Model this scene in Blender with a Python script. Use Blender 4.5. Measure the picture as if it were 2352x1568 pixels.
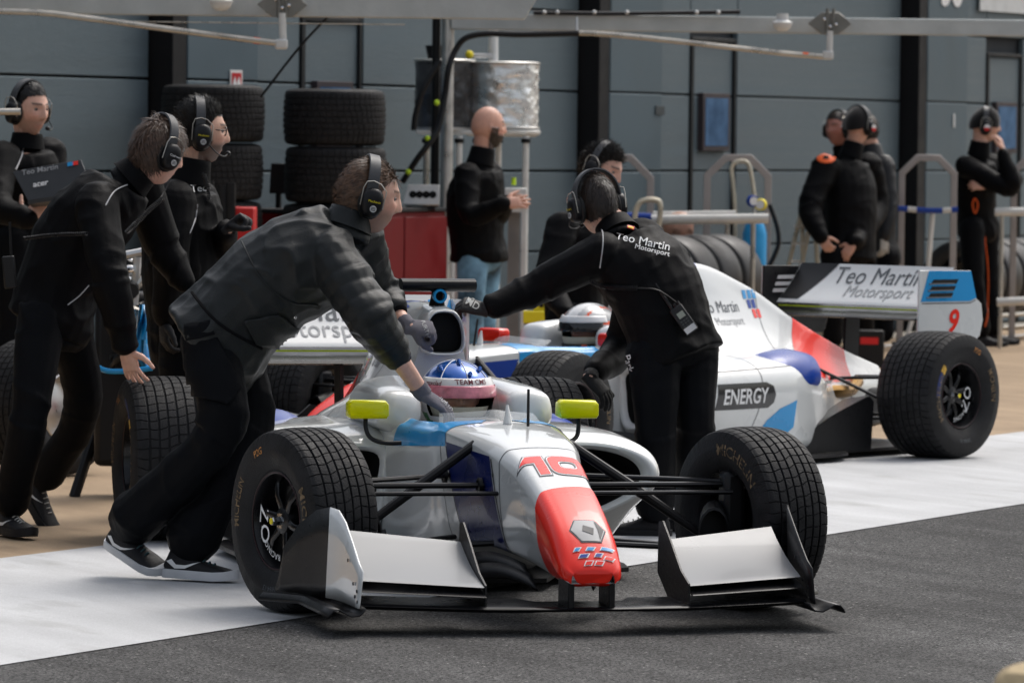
import bpy, bmesh, math, random
import numpy as np
from mathutils import Vector as V, Matrix
from mathutils.bvhtree import BVHTree
random.seed(7); RNG = np.random.default_rng(7)
pi = math.pi
for o in list(bpy.data.objects): bpy.data.objects.remove(o)
S = bpy.context.scene
COL = S.collection
# ------------------------------------------------------------------ camera, sky, sun, exposure
F, CAMH, HOR, ROLL = 11482.85, 1.6541, 314.08, 0.0121     # focal length etc. on a 2352 x 1568 frame
_p = math.atan((784-HOR)/F); _c, _s = math.cos(ROLL), math.sin(ROLL)
_R = np.array([[_c,-_s,0],[_s,_c,0],[0,0,1]]) @ np.array([[1,0,0],[0,-math.sin(_p),-math.cos(_p)],[0,math.cos(_p),-math.sin(_p)]])
cd = bpy.data.cameras.new('camera'); cam = bpy.data.objects.new('camera', cd); COL.objects.link(cam)
cam.matrix_world = Matrix(((_R[0][0],-_R[1][0],-_R[2][0],0),(_R[0][1],-_R[1][1],-_R[2][1],0),(_R[0][2],-_R[1][2],-_R[2][2],CAMH),(0,0,0,1)))
cd.sensor_width = 36; cd.lens = F/2352*36; cd.clip_start = .5; cd.clip_end = 3000
cd.dof.use_dof = True; cd.dof.focus_distance = 17.9; cd.dof.aperture_fstop = 8
S.camera = cam
w = bpy.data.worlds.new('World'); S.world = w; w.use_nodes = True
nt = w.node_tree; bg = nt.nodes['Background']
sky = nt.nodes.new('ShaderNodeTexSky'); sky.sky_type = 'NISHITA'; sky.sun_disc = False
SUN_EL, SUN_AZ = math.radians(56), math.radians(38)       # azimuth from +Y, towards +X
sky.sun_elevation = SUN_EL; sky.sun_rotation = SUN_AZ; sky.dust_density = 6; sky.air_density = 1.3
hs = nt.nodes.new('ShaderNodeHueSaturation'); hs.inputs['Saturation'].default_value = .5
nt.links.new(sky.outputs[0], hs.inputs['Color']); nt.links.new(hs.outputs[0], bg.inputs['Color'])
bg.inputs['Strength'].default_value = .15
sl = bpy.data.lights.new('sun', 'SUN'); sl.energy = 1.0; sl.angle = math.radians(30); sl.color = (1,.99,.975)
sun = bpy.data.objects.new('sun', sl); COL.objects.link(sun)
_d = V((math.sin(SUN_AZ)*math.cos(SUN_EL), math.cos(SUN_AZ)*math.cos(SUN_EL), math.sin(SUN_EL)))
sun.rotation_euler = _d.to_track_quat('Z','Y').to_euler(); sun.location = (0,30,20)
S.view_settings.view_transform = 'Standard'; S.view_settings.look = 'None'
S.view_settings.exposure = .3; S.view_settings.gamma = 1
S.render.engine = 'CYCLES'
# ------------------------------------------------------------------ helpers
def P(x, y, Y):
    """world point at depth Y seen in direction (x, y) of the 2352-wide frame"""
    d = np.array([(x-1176)/F, (y-784)/F, 1.0]) @ _R
    d = d/d[1]
    return V((d[0]*Y, Y, CAMH+d[2]*Y))
def GP(x, y, z=0):
    d = np.array([(x-1176)/F, (y-784)/F, 1.0]) @ _R
    t = (z-CAMH)/d[2]
    return V((d[0]*t, d[1]*t, z))
MATS = {}
def mat(name, col, r=.5, m=0, var=.12, ns=6, bump=0, bs=40, coat=0, rv=.1, spec=.28, alpha=1, trans=0, sheen=0, stretch=None, emit=0):
    if name in MATS: return MATS[name]
    M = bpy.data.materials.new(name); M.use_nodes = True; t = M.node_tree; N = t.nodes; L = t.links
    b = N['Principled BSDF']
    tc = N.new('ShaderNodeTexCoord'); src = tc.outputs['Object']
    if stretch:
        mp = N.new('ShaderNodeMapping'); mp.inputs['Scale'].default_value = stretch; L.new(src, mp.inputs[0]); src = mp.outputs[0]
    n1 = N.new('ShaderNodeTexNoise'); n1.inputs['Scale'].default_value = ns; n1.inputs['Detail'].default_value = 6; L.new(src, n1.inputs['Vector'])
    mr = N.new('ShaderNodeMapRange'); mr.inputs[1].default_value = .3; mr.inputs[2].default_value = .7
    mr.inputs[3].default_value = 1-var; mr.inputs[4].default_value = 1+var; L.new(n1.outputs[0], mr.inputs[0])
    mx = N.new('ShaderNodeMix'); mx.data_type = 'RGBA'; mx.blend_type = 'MULTIPLY'; mx.inputs[0].default_value = 1
    mx.inputs[6].default_value = (*col, 1); L.new(mr.outputs[0], mx.inputs[7])
    L.new(mx.outputs[2], b.inputs['Base Color'])
    mr2 = N.new('ShaderNodeMapRange'); mr2.inputs[1].default_value = .3; mr2.inputs[2].default_value = .7
    mr2.inputs[3].default_value = max(.02, r-rv); mr2.inputs[4].default_value = min(1, r+rv); L.new(n1.outputs[0], mr2.inputs[0])
    L.new(mr2.outputs[0], b.inputs['Roughness'])
    b.inputs['Metallic'].default_value = m; b.inputs['Coat Weight'].default_value = coat; b.inputs['Coat Roughness'].default_value = .04
    b.inputs['Specular IOR Level'].default_value = spec
    b.inputs['Alpha'].default_value = alpha; b.inputs['Transmission Weight'].default_value = trans
    b.inputs['Sheen Weight'].default_value = sheen
    if emit: b.inputs['Emission Color'].default_value = (*col, 1); b.inputs['Emission Strength'].default_value = emit
    if bump:
        n2 = N.new('ShaderNodeTexNoise'); n2.inputs['Scale'].default_value = bs; n2.inputs['Detail'].default_value = 4; L.new(src, n2.inputs['Vector'])
        bp = N.new('ShaderNodeBump'); bp.inputs['Strength'].default_value = bump; bp.inputs['Distance'].default_value = .01
        L.new(n2.outputs[0], bp.inputs['Height']); L.new(bp.outputs[0], b.inputs['Normal'])
    MATS[name] = M
    return M
class MB:
    def __init__(s): s.v = []; s.f = []
    def add(s, vs, fs):
        k = len(s.v); s.v += [tuple(v) for v in vs]; s.f += [tuple(i+k for i in f) for f in fs]; return s
    def grid(s, rows, cu=False, cv=False, cap=(0,0)):
        n, m = len(rows), len(rows[0]); fs = []
        for i in range(n if cu else n-1):
            for j in range(m if cv else m-1):
                fs.append((i*m+j, ((i+1)%n)*m+j, ((i+1)%n)*m+(j+1)%m, i*m+(j+1)%m))
        vs = [p for r in rows for p in r]
        if cap[0]: fs.append(tuple(range(m)))
        if cap[1]: fs.append(tuple(range((n-1)*m, n*m))[::-1])
        return s.add(vs, fs)
    def box(s, c, d, M=None):
        c = V(c); vs = [c+V((x*d[0]/2, y*d[1]/2, z*d[2]/2)) for x in (-1,1) for y in (-1,1) for z in (-1,1)]
        if M is not None: vs = [M @ v for v in vs]
        return s.add(vs, [(0,1,3,2),(4,6,7,5),(0,4,5,1),(2,3,7,6),(0,2,6,4),(1,5,7,3)])
    def tube(s, pts, r, n=10, cap=True, flat=None, up=None):
        """swept tube; r number or list; flat=(a,b) scales the section; up fixes the first axis"""
        pts = [V(p) for p in pts]; k = len(pts)
        if not hasattr(r, '__len__'): r = [r]*k
        rows = []; prev = None
        for i, p in enumerate(pts):
            t = (pts[min(i+1,k-1)]-pts[max(i-1,0)]).normalized()
            if up is not None: a = V(up)
            elif prev is None: a = V((0,0,1)) if abs(t.z) < .9 else V((1,0,0))
            else: a = prev
            a = (a-t*a.dot(t)).normalized(); prev = a; b = t.cross(a)
            fa, fb = (flat[i] if flat and hasattr(flat[0],'__len__') else flat) if flat else (1,1)
            rows.append([p+a*(math.cos(q)*r[i]*fa)+b*(math.sin(q)*r[i]*fb) for q in [2*pi*j/n for j in range(n)]])
        return s.grid(rows, cv=True, cap=(cap,cap))
    def lathe(s, prof, n=32, M=None, close=False):
        """profile (r, h) turned about local Y"""
        rows = [[V((r*math.cos(q), h, r*math.sin(q))) for q in [2*pi*j/n for j in range(n)]] for r, h in prof]
        if M is not None: rows = [[M @ p for p in row] for row in rows]
        return s.grid(rows, cu=close, cv=True)
    def prism(s, out, M, th):
        """outline of 2d points in M's xy plane, thickness th along its z (centred)"""
        n = len(out); vs = [M @ V((a,b,-th/2)) for a,b in out]+[M @ V((a,b,th/2)) for a,b in out]
        return s.add(vs, [tuple(range(n))[::-1], tuple(range(n,2*n))]+[(i,(i+1)%n,n+(i+1)%n,n+i) for i in range(n)])
    def ell(s, c, r, n=16, M=None):
        rows = []
        for i in range(n//2+1):
            a = pi*i/(n//2)-pi/2; a = max(-pi/2+.02, min(pi/2-.02, a))
            rows.append([V((r[0]*math.cos(a)*math.cos(q), r[1]*math.cos(a)*math.sin(q), r[2]*math.sin(a))) for q in [2*pi*j/n for j in range(n)]])
        M = M or Matrix.Identity(3)
        return s.grid([[V(c)+M @ p for p in row] for row in rows], cv=True, cap=(1,1))
    def mesh(s, name='m', ang=35):
        me = bpy.data.meshes.new(name); me.from_pydata(s.v, [], s.f); me.validate()
        bm = bmesh.new(); bm.from_mesh(me); bmesh.ops.recalc_face_normals(bm, faces=bm.faces); bm.to_mesh(me); bm.free()
        if ang: me.shade_smooth(); me.set_sharp_from_angle(angle=math.radians(ang))
        return me
    def build(s, name, m, parent=None, ang=35, bevel=0, world=False):
        return link(name, s.mesh(name, ang), m, parent, bevel, world)
    def bvh(s): return BVHTree.FromPolygons([V(v) for v in s.v], s.f)
def link(name, me, m, parent=None, bevel=0, world=False):
    o = bpy.data.objects.new(name, me); COL.objects.link(o)
    if m is not None and not me.materials:
        for q in (m if isinstance(m, (list,tuple)) else [m]): me.materials.append(q)
    if bevel:
        b = o.modifiers.new('bevel','BEVEL'); b.width = bevel; b.segments = 2; b.limit_method = 'ANGLE'; b.angle_limit = math.radians(40)
    if parent is not None:
        o.parent = parent
        if world: o.matrix_parent_inverse = WM(parent).inverted()
    return o
def WM(o):
    m = o.matrix_basis.copy()
    return WM(o.parent) @ o.matrix_parent_inverse @ m if o.parent else m
def tag(o, label, cat, group=None):
    o['label'] = label; o['category'] = cat
    if group: o['group'] = group
    return o
def struct(o, kind='structure'): o['kind'] = kind; return o
def empty(name, loc, rz=0, label=None, cat=None, group=None):
    o = bpy.data.objects.new(name, None); COL.objects.link(o); o.location = loc; o.rotation_euler = (0,0,rz); o.empty_display_size = .1
    if label: tag(o, label, cat, group)
    return o
def copy_tree(o, parent=None):
    c = o.copy(); COL.objects.link(c)
    if parent is not None: c.parent = parent
    for ch in [q for q in bpy.data.objects if q.parent == o]: copy_tree(ch, c)
    return c
def frame(o, x, y=None, z=None):
    """4x4 with origin o and axes x, y (z = cross)"""
    x = V(x).normalized(); y = V(y); y = (y-x*y.dot(x)).normalized(); z = x.cross(y)
    return Matrix(((x.x,y.x,z.x,o[0]),(x.y,y.y,z.y,o[1]),(x.z,y.z,z.z,o[2]),(0,0,0,1)))
def arc(c, a, b, r, t0, t1, n=8):
    return [V(c)+V(a)*(r*math.cos(t0+(t1-t0)*i/n))+V(b)*(r*math.sin(t0+(t1-t0)*i/n)) for i in range(n+1)]
def smoothpts(pts, k=6):
    """Catmull-Rom through points"""
    p = [V(q) for q in pts]; p = [p[0]*2-p[1]]+p+[p[-1]*2-p[-2]]; out = []
    for i in range(1, len(p)-2):
        for j in range(k):
            t = j/k; a,b,c,d = p[i-1:i+3]
            out.append(.5*((2*b)+(c-a)*t+(2*a-5*b+4*c-d)*t*t+(3*b-a-3*c+d)*t**3))
    return out+[p[-2]]
_txt = {}
def text2d(s, size=1, bold=0, shear=0, space=1, xs=1):
    """flat text as (2d verts, faces), centred"""
    key = (s,bold,shear,space)
    if key not in _txt:
        cu = bpy.data.curves.new('t','FONT'); cu.body = s; cu.size = 1; cu.offset = bold; cu.shear = shear; cu.space_character = space; cu.resolution_u = 3
        o = bpy.data.objects.new('t', cu); COL.objects.link(o)
        me = bpy.data.meshes.new_from_object(o.evaluated_get(bpy.context.evaluated_depsgraph_get()))
        v = np.array([q.co[:2] for q in me.vertices]); f = [tuple(q.vertices) for q in me.polygons]
        bpy.data.objects.remove(o); bpy.data.curves.remove(cu); bpy.data.meshes.remove(me)
        v = v-(v.min(0)+v.max(0))/2; _txt[key] = (v, f)
    v, f = _txt[key]
    return v*size*np.array([xs,1]), f
def cut(v, f, step):
    """cut a flat 2d mesh on a square grid so that it can follow a curved surface"""
    bm = bmesh.new(); vs = [bm.verts.new((a,b,0)) for a,b in v]
    for q in f:
        try: bm.faces.new([vs[i] for i in q])
        except ValueError: pass
    lo, hi = np.min(v,0), np.max(v,0)
    for ax in (0,1):
        k = lo[ax]+step*.5
        while k < hi[ax]:
            co = [0,0,0]; no = [0,0,0]; co[ax] = k; no[ax] = 1
            bmesh.ops.bisect_plane(bm, geom=bm.verts[:]+bm.edges[:]+bm.faces[:], plane_co=co, plane_no=no); k += step
    bm.verts.index_update()
    r = [(q.co.x,q.co.y) for q in bm.verts], [[q.index for q in p.verts] for p in bm.faces]; bm.free(); return r
def decal(name, m, shapes, fn, bvh, d, parent, step=.03, eps=.0015, world=False, maxd=3):
    """lay flat shapes [(verts, faces)] on a surface: fn maps (a,b) to a 3d start, d = ray direction"""
    out = MB(); d = V(d).normalized()
    for v, f in shapes:
        v, f = cut(np.array(v, float), f, step); k = []
        for a,b in v:
            p = fn(a,b); h, nrm, _, dist = bvh.ray_cast(V(p), d, maxd)
            if h is None: k.append(None)
            else:
                if nrm.dot(d) > 0: nrm = -nrm
                k.append(h+nrm*eps)
        idx = {}; vs = []
        for i, q in enumerate(k):
            if q is not None: idx[i] = len(vs); vs.append(q)
        out.add(vs, [tuple(idx[i] for i in q) for q in f if all(i in idx for i in q)])
    if not out.f: return None
    me = bpy.data.meshes.new(name); me.from_pydata(out.v, [], out.f); me.shade_smooth()
    return link(name, me, m, parent, world=world)
def poly(pts): return (pts, [tuple(range(len(pts)))])
# ------------------------------------------------------------------ common materials
def carpaint(n, c, coat=.3): return mat(n, c, .3, 0, .04, 3, coat=coat, rv=.06, spec=.3)
WHITE = carpaint('white_paint', (.62,.635,.63), 1.0); RED = carpaint('red_paint', (.80,.018,.006)); BLUE = carpaint('blue_paint', (.003,.04,.28), .12)
CYAN = carpaint('cyan_paint', (.010,.27,.60)); NAVY = carpaint('navy_paint', (.006,.014,.10), .2); YEL = carpaint('yellow_paint', (.82,.80,.0)); GREYL = mat('line_grey', (.06,.06,.07), .5)
CARB = mat('carbon', (.009,.009,.010), .35, 0, .3, 90, bump=.12, bs=500, rv=.08); BLK = mat('black_plastic', (.006,.006,.007), .4)
BLKG = mat('black_gloss', (.006,.006,.007), .3, spec=.14); DARK = mat('intake_black', (.003,.003,.003), .8)
ALU = mat('aluminium', (.58,.57,.55), .35, .9, .1, 12, bump=.05, bs=60); STEEL = mat('stainless_pipe', (.5,.47,.42), .3, .85, .15, 9)
CHROME = mat('chrome', (.7,.7,.7), .12, 1); REDM = mat('red_cabinet', (.19,.004,.007), .4, 0, .06); ORNG = mat('orange', (.8,.12,.02), .5)
YELT = mat('yellow_mark', (.75,.62,.02), .5); WTXT = mat('white_print', (.75,.75,.75), .55); GTXT = mat('grey_print', (.09,.1,.11), .5); LTXT = mat('light_grey_print', (.3,.31,.32), .5)
# ------------------------------------------------------------------ ground
def ground_mat(name, col, spk, spscale, rough, big=.12, bump=.5, stain=None):
    M = bpy.data.materials.new(name); M.use_nodes = True; t = M.node_tree; N = t.nodes; L = t.links; b = N['Principled BSDF']
    tc = N.new('ShaderNodeTexCoord')
    def noise(sc, det=5, st=None):
        n = N.new('ShaderNodeTexNoise'); n.inputs['Scale'].default_value = sc; n.inputs['Detail'].default_value = det
        if st:
            mp = N.new('ShaderNodeMapping'); mp.inputs['Rotation'].default_value = (0,0,-1.086); mp.inputs['Scale'].default_value = st
            mp.vector_type = 'TEXTURE'; L.new(tc.outputs['Object'], mp.inputs[0]); L.new(mp.outputs[0], n.inputs['Vector'])
        else: L.new(tc.outputs['Object'], n.inputs['Vector'])
        return n
    def rng(o, a, c, d, e):
        r = N.new('ShaderNodeMapRange'); r.inputs[1].default_value = a; r.inputs[2].default_value = c; r.inputs[3].default_value = d; r.inputs[4].default_value = e
        L.new(o, r.inputs[0]); return r.outputs[0]
    def mul(a, o):
        m = N.new('ShaderNodeMix'); m.data_type = 'RGBA'; m.blend_type = 'MULTIPLY'; m.inputs[0].default_value = 1
        if hasattr(a, 'default_value') or hasattr(a,'is_linked'): L.new(a, m.inputs[6])
        else: m.inputs[6].default_value = (*a, 1)
        L.new(o, m.inputs[7]); return m.outputs[2]
    c = mul(col, rng(noise(.7).outputs[0], .3, .7, 1-big, 1+big))
    c = mul(c, rng(noise(1.6, 6, (2.6,.35,1)).outputs[0], .35, .68, 1-big*.8, 1+big*.5))
    vo = N.new('ShaderNodeTexVoronoi'); vo.inputs['Scale'].default_value = spscale; L.new(tc.outputs['Object'], vo.inputs['Vector'])
    sv = N.new('ShaderNodeSeparateColor'); L.new(vo.outputs['Color'], sv.inputs[0])
    c = mul(c, rng(sv.outputs[0], 0, 1, 1-spk, 1+spk))
    n3 = noise(spscale*.8, 3); c = mul(c, rng(n3.outputs[0], .3, .7, 1-spk*.6, 1+spk*.6))
    if spk > .3:                                                # pale stone chips in the asphalt
        v2 = N.new('ShaderNodeTexVoronoi'); v2.inputs['Scale'].default_value = spscale*.35; L.new(tc.outputs['Object'], v2.inputs['Vector'])
        s2 = N.new('ShaderNodeSeparateColor'); L.new(v2.outputs['Color'], s2.inputs[0])
        mm = N.new('ShaderNodeMath'); mm.operation = 'MULTIPLY'
        L.new(rng(s2.outputs[1], .95, .96, 0, 1), mm.inputs[0]); L.new(rng(v2.outputs['Distance'], .22, .3, 1, 0), mm.inputs[1])
        m = N.new('ShaderNodeMix'); m.data_type = 'RGBA'; L.new(mm.outputs[0], m.inputs[0]); L.new(c, m.inputs[6]); m.inputs[7].default_value = (.32,.31,.3,1); c = m.outputs[2]
    if stain:
        n4 = noise(2.2, 8, (1.2,.5,1)); m = N.new('ShaderNodeMix'); m.data_type = 'RGBA'
        L.new(rng(n4.outputs[0], .56, .75, 0, stain[3]), m.inputs[0]); L.new(c, m.inputs[6]); m.inputs[7].default_value = (*stain[:3],1); c = m.outputs[2]
    L.new(c, b.inputs['Base Color']); b.inputs['Roughness'].default_value = rough; b.inputs['Specular IOR Level'].default_value = .12
    bp = N.new('ShaderNodeBump'); bp.inputs['Strength'].default_value = bump; bp.inputs['Distance'].default_value = .004
    L.new(sv.outputs[0], bp.inputs['Height']); L.new(bp.outputs[0], b.inputs['Normal'])
    return M
T = V((.4657,.8849,0)); Nn = V((.8849,-.4657,0)); W0 = V((0,37,0))
def pit(s, d, z=0): return W0+T*s+Nn*d+V((0,0,z))
def sheet(name, d0, d1, z, m, s0=-400, s1=900):
    mb = MB(); n = 40; rows = []
    for i in range(n+1):
        s = s0+(s1-s0)*i/n; rows.append([pit(s,d0,z), pit(s,d1,z)])
    return struct(mb.grid(rows).build(name, m, ang=0))
ASPH = ground_mat('asphalt', (.074,.073,.072), .9, 150, .85, .28, 1.0, (.035,.035,.036,.55))
CONC = ground_mat('white_painted_concrete', (.49,.495,.50), .10, 260, .6, .12, .3, (.33,.33,.32,.7))
TAN = ground_mat('tan_concrete', (.34,.25,.165), .10, 220, .75, .16, .35, (.17,.12,.08,.6))
KERB = ground_mat('grey_concrete', (.36,.33,.28), .10, 200, .8, .1, .3)
sheet('ground', -300, 600, 0, ASPH)
# band edges are 9.08 m and 8.10+... from the wall line, measured across the pit lane
def dd(p): return (p-W0).dot(Nn)
D1 = dd(V((.4,19.2,0))); D1 = sum(dd(GP(*q)) for q in ((0,1528),(2352,1158)))/2; D2 = sum(dd(GP(*q)) for q in ((0,1284),(2352,991)))/2
sheet('white_band', D2, D1, .0035, CONC)
sheet('pit_apron', .25, D2, .0018, TAN)
sheet('far_white_line', 1.05, 1.17, .007, CONC)
sheet('wall_footing', -.5, .55, .010, KERB)
# foreground pit wall end
o = MB(); M0 = frame(pit(-26.5,21.9,0), T, -Nn)
RUBM = mat('rubber_mark', (.02,.02,.02), .7, 0, .5, 30, alpha=.10, stretch=(1,1,1))
for k, (d0, s0, s1, bend, w_) in enumerate(((13.2,-22,-6,.25,.22),(14.9,-24,-4,.3,.22),(12.35,-18,2,-.12,.16),(15.9,-26,-12,.5,.2),(10.6,-23,-14,.2,.2))):
    rows = [[pit(s0+(s1-s0)*t, d0+bend*math.sin(t*2.4)+q*w_*(1+.12*math.sin(t*37+q)), .0018 if d0 > D1 else .0052) for q in (-.5,.5)] for t in [i/40 for i in range(41)]]
    struct(MB().grid(rows).build('rubber_mark', RUBM, ang=0))
# ------------------------------------------------------------------ garage wall
PANEL = mat('grey_door_panel', (.118,.155,.175), .5, .15, .06, 1.2, bump=.35, bs=30, stretch=(.2,.2,14)); PILL = mat('pillar_cladding', (.088,.125,.148), .45, .15, .06, 2)
JAMB = mat('dark_jamb', (.012,.014,.015), .6); GAP = mat('wall_recess', (.03,.035,.04), .8)
wall = empty('garage_building', pit(0,0), 0, 'long grey garage front of ribbed door panels behind the pit lane', 'building')
def wallpart(name, s0, s1, d0, d1, z0, z1, m, bevel=.006, parent=None):
    M = frame(pit((s0+s1)/2, (d0+d1)/2, (z0+z1)/2), T, Nn)
    return MB().box((0,0,0), (s1-s0, d1-d0, z1-z0), M).build(name, m, parent or wall, bevel=bevel, world=True)
wallpart('backing', -30, 26, -.4, -.06, 0, 4.6, GAP, 0)
ZS = [.02,.2,.8,1.4,2.0,2.6,3.2,3.8,4.5]
for b in range(-2, 4):
    s = -5.1+6.13*b
    for i in range(len(ZS)-1):
        z0, z1 = ZS[i]+.008, ZS[i+1]-.008
        for a, c in ((1.12,1.93),(2.82,6.12)): wallpart('door_panel', s+a, s+c, -.05, 0, z0, z1, PANEL)
    for i in range(5): wallpart('personnel_door_panel', s+2.0, s+2.75, -.055, -.012, max(.03,ZS[i]+.006), min(2.42,ZS[i+1]-.006), PANEL)
    for i in range(5,8): wallpart('door_panel', s+1.945, s+2.805, -.05, 0, max(2.48,ZS[i]+.008), ZS[i+1]-.008, PANEL)
    wallpart('door_frame', s+1.95, s+2.0, -.05, .012, .02, 2.46, JAMB); wallpart('door_frame', s+2.75, s+2.78, -.05, .012, .02, 2.46, JAMB)
    wallpart('door_frame', s+2.0, s+2.75, -.05, .01, 2.425, 2.46, JAMB)
    nz = 3 if b != 1 else 3
    wf = wallpart('window_frame', s+2.12, s+2.62, -.03, .035, 1.56, 2.02, mat('window_frame_dark', (.05,.04,.045), .5), .004)
    wallpart('pane', s+2.16, s+2.58, .02, .039, 1.6, 1.98, mat('window_glass', (.06,.14,.27), .12, 0, .35, 5, coat=.5), 0)
    wallpart('door_handle', s+2.03, s+2.12, -.01, .05, 1.0, 1.03, JAMB)
    for i in range(len(ZS)-1):
        wallpart('pillar_panel', s+.2, s+1.1, .0, .17, ZS[i]+(.006 if i else 0), ZS[i+1]-.006, PILL, .008)
    wallpart('roller_guide', s+.02, s+.195, -.05, .165, 0, 4.5, mat('guide_black', (.006,.006,.007), .6))
# fire sign, numbers and notices on the pillars
def onwall(name, s, z, ws, hz, m, d=.176, label=None, cat=None):
    M = frame(pit(s, d, z), T, V((0,0,1)))
    o = MB().box((0,0,0), (ws, hz, .008), M).build(name, m, None, bevel=.002)
    if label: tag(o, label, cat)
    return o
fs = onwall('fire_sign', -4.3, 1.985, .155, .17, mat('sign_white', (.7,.68,.66), .5), label='small red and white fire sign on the pillar above the left tyre stack', cat='sign')
MB().box((0,0,.005), (.12,.135,.004), frame(pit(-4.3,.176,1.985), T, V((0,0,1)))).build('red_field', mat('sign_red', (.5,.01,.015), .5), fs)
def walltext(name, s, sz, m, st, z, d, parent=None, **k):
    v, f = text2d(s, sz, **k); M = frame(pit(st, d, z), T, V((0,0,1)))
    me = bpy.data.meshes.new(name); me.from_pydata([M @ V((a,b,0)) for a,b in v], [], f); return link(name, me, m, parent)
pl = MB().box((0,0,-.004), (.2,.12,.003), frame(pit(-4.3,.186,2.03), T, V((0,0,1))))
for dx in (-.035,.03): MB().prism([(-.03,-.06),(.03,-.06),(.02,.0),(.0,.05),(-.025,.01)], frame(pit(-4.3+dx*.8,.186,1.98), T, V((0,0,1))), .002).build('flame_symbol', WTXT, fs)
n38 = walltext('garage_number', '38', .5, WTXT, 7.86, 3.02, .179, bold=.02); tag(n38, 'large white garage number high on the right pillar', 'number')
onwall('wall_notice', 9.6, 3.0, 1.5, .34, mat('notice_white', (.6,.62,.62), .5), d=.03, label='white board fixed high on the wall at the top right', cat='board')
onwall('wall_notice', 6.3, 3.13, .8, .2, mat('notice_white', (.6,.62,.62), .5), d=.03, label='white strip notice above the right overhead boom', cat='board')
onwall('wall_label', 2.08, 1.87, .16, .07, mat('plate_grey', (.05,.06,.065), .5), label='small dark plate on the pillar right of the bald man', cat='plate')
onwall('wall_sticker', 7.95, 1.84, .035, .12, mat('notice_white', (.6,.62,.62), .5), label='tiny pale sticker on the pillar between the two men in black caps', cat='sticker')
# near pit wall corner, bottom right
M0 = frame(P(2262,1530,9.2), T, V((0,0,1)))
pw = MB()
_tp = P(2262,1540,9.0).z
pw.prism([(0,-_tp),(.0,-.05),(.03,-.012),(.07,0),(4.5,0),(4.5,-_tp)], M0 @ Matrix.Translation((0,0,.5)), 1.0)
tag(pw.build('pit_wall_block', mat('sandy_concrete', (.42,.33,.2), .85, 0, .2, 14, bump=.4, bs=60), bevel=.03), 'sandy concrete block, blurred, in the bottom right corner', 'wall')
# ------------------------------------------------------------------ racing cars (car frame: x forward from the front axle, y left, z up)
def pchip(xs, ys, q):
    xs = np.array(xs, float); ys = np.array(ys, float); h = np.diff(xs); d = np.diff(ys)/h; n = len(xs); m = np.zeros(n)
    for i in range(1, n-1):
        if d[i-1]*d[i] > 0: w1 = 2*h[i]+h[i-1]; w2 = h[i]+2*h[i-1]; m[i] = (w1+w2)/(w1/d[i-1]+w2/d[i])
    m[0] = d[0]; m[-1] = d[-1]
    i = np.clip(np.searchsorted(xs, q)-1, 0, n-2); t = (q-xs[i])/h[i]
    return (2*t**3-3*t**2+1)*ys[i]+(t**3-2*t**2+t)*h[i]*m[i]+(-2*t**3+3*t**2)*ys[i+1]+(t**3-t**2)*h[i]*m[i+1]
def crom(p, k, closed=False):
    p = np.array(p, float); n = len(p); out = []
    for i in range(n if closed else n-1):
        a,b,c,d = (p[(i-1)%n],p[i],p[(i+1)%n],p[(i+2)%n]) if closed else (p[max(i-1,0)],p[i],p[i+1],p[min(i+2,n-1)])
        for j in range(k):
            t = j/k; out.append(.5*((2*b)+(c-a)*t+(2*a-5*b+4*c-d)*t*t+(3*b-a-3*c+d)*t**3))
    if not closed: out.append(p[-1])
    return np.array(out)
def body(st, xs, k=5, closed=False, side=0, cap=(1,1)):
    """stations [(x, [(y,z)..])] front to back; half profile mirrored unless closed; side=-1 mirrors y"""
    st = sorted(st, key=lambda s: s[0]); X = [s[0] for s in st]; A = np.array([s[1] for s in st])
    mb = MB(); rows = []
    for x in xs:
        ring = np.array([[pchip(X, A[:,j,0], x), pchip(X, A[:,j,1], x)] for j in range(A.shape[1])])
        r = crom(ring, k, closed)
        if closed: pts = [V((x, y*(side or 1), z)) for y,z in r]
        else: pts = [V((x, y, z)) for y,z in r]+[V((x, -y, z)) for y,z in r[::-1][1:-1]]
        rows.append(pts)
    return mb.grid(rows, cv=True, cap=cap)
def lin(a, b, n): return [a+(b-a)*i/n for i in range(n+1)]
_N = lambda zt,w,zs,zb,wl: [(0,zt),(.28*w,zt-.001),(.55*w,zt-.004),(.8*w,zt-.012),(.97*w,zs),(w,zs-.03),(w,(zs+zb)/2),(wl,zb+.03),(.7*wl,zb),(0,zb)]
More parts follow.
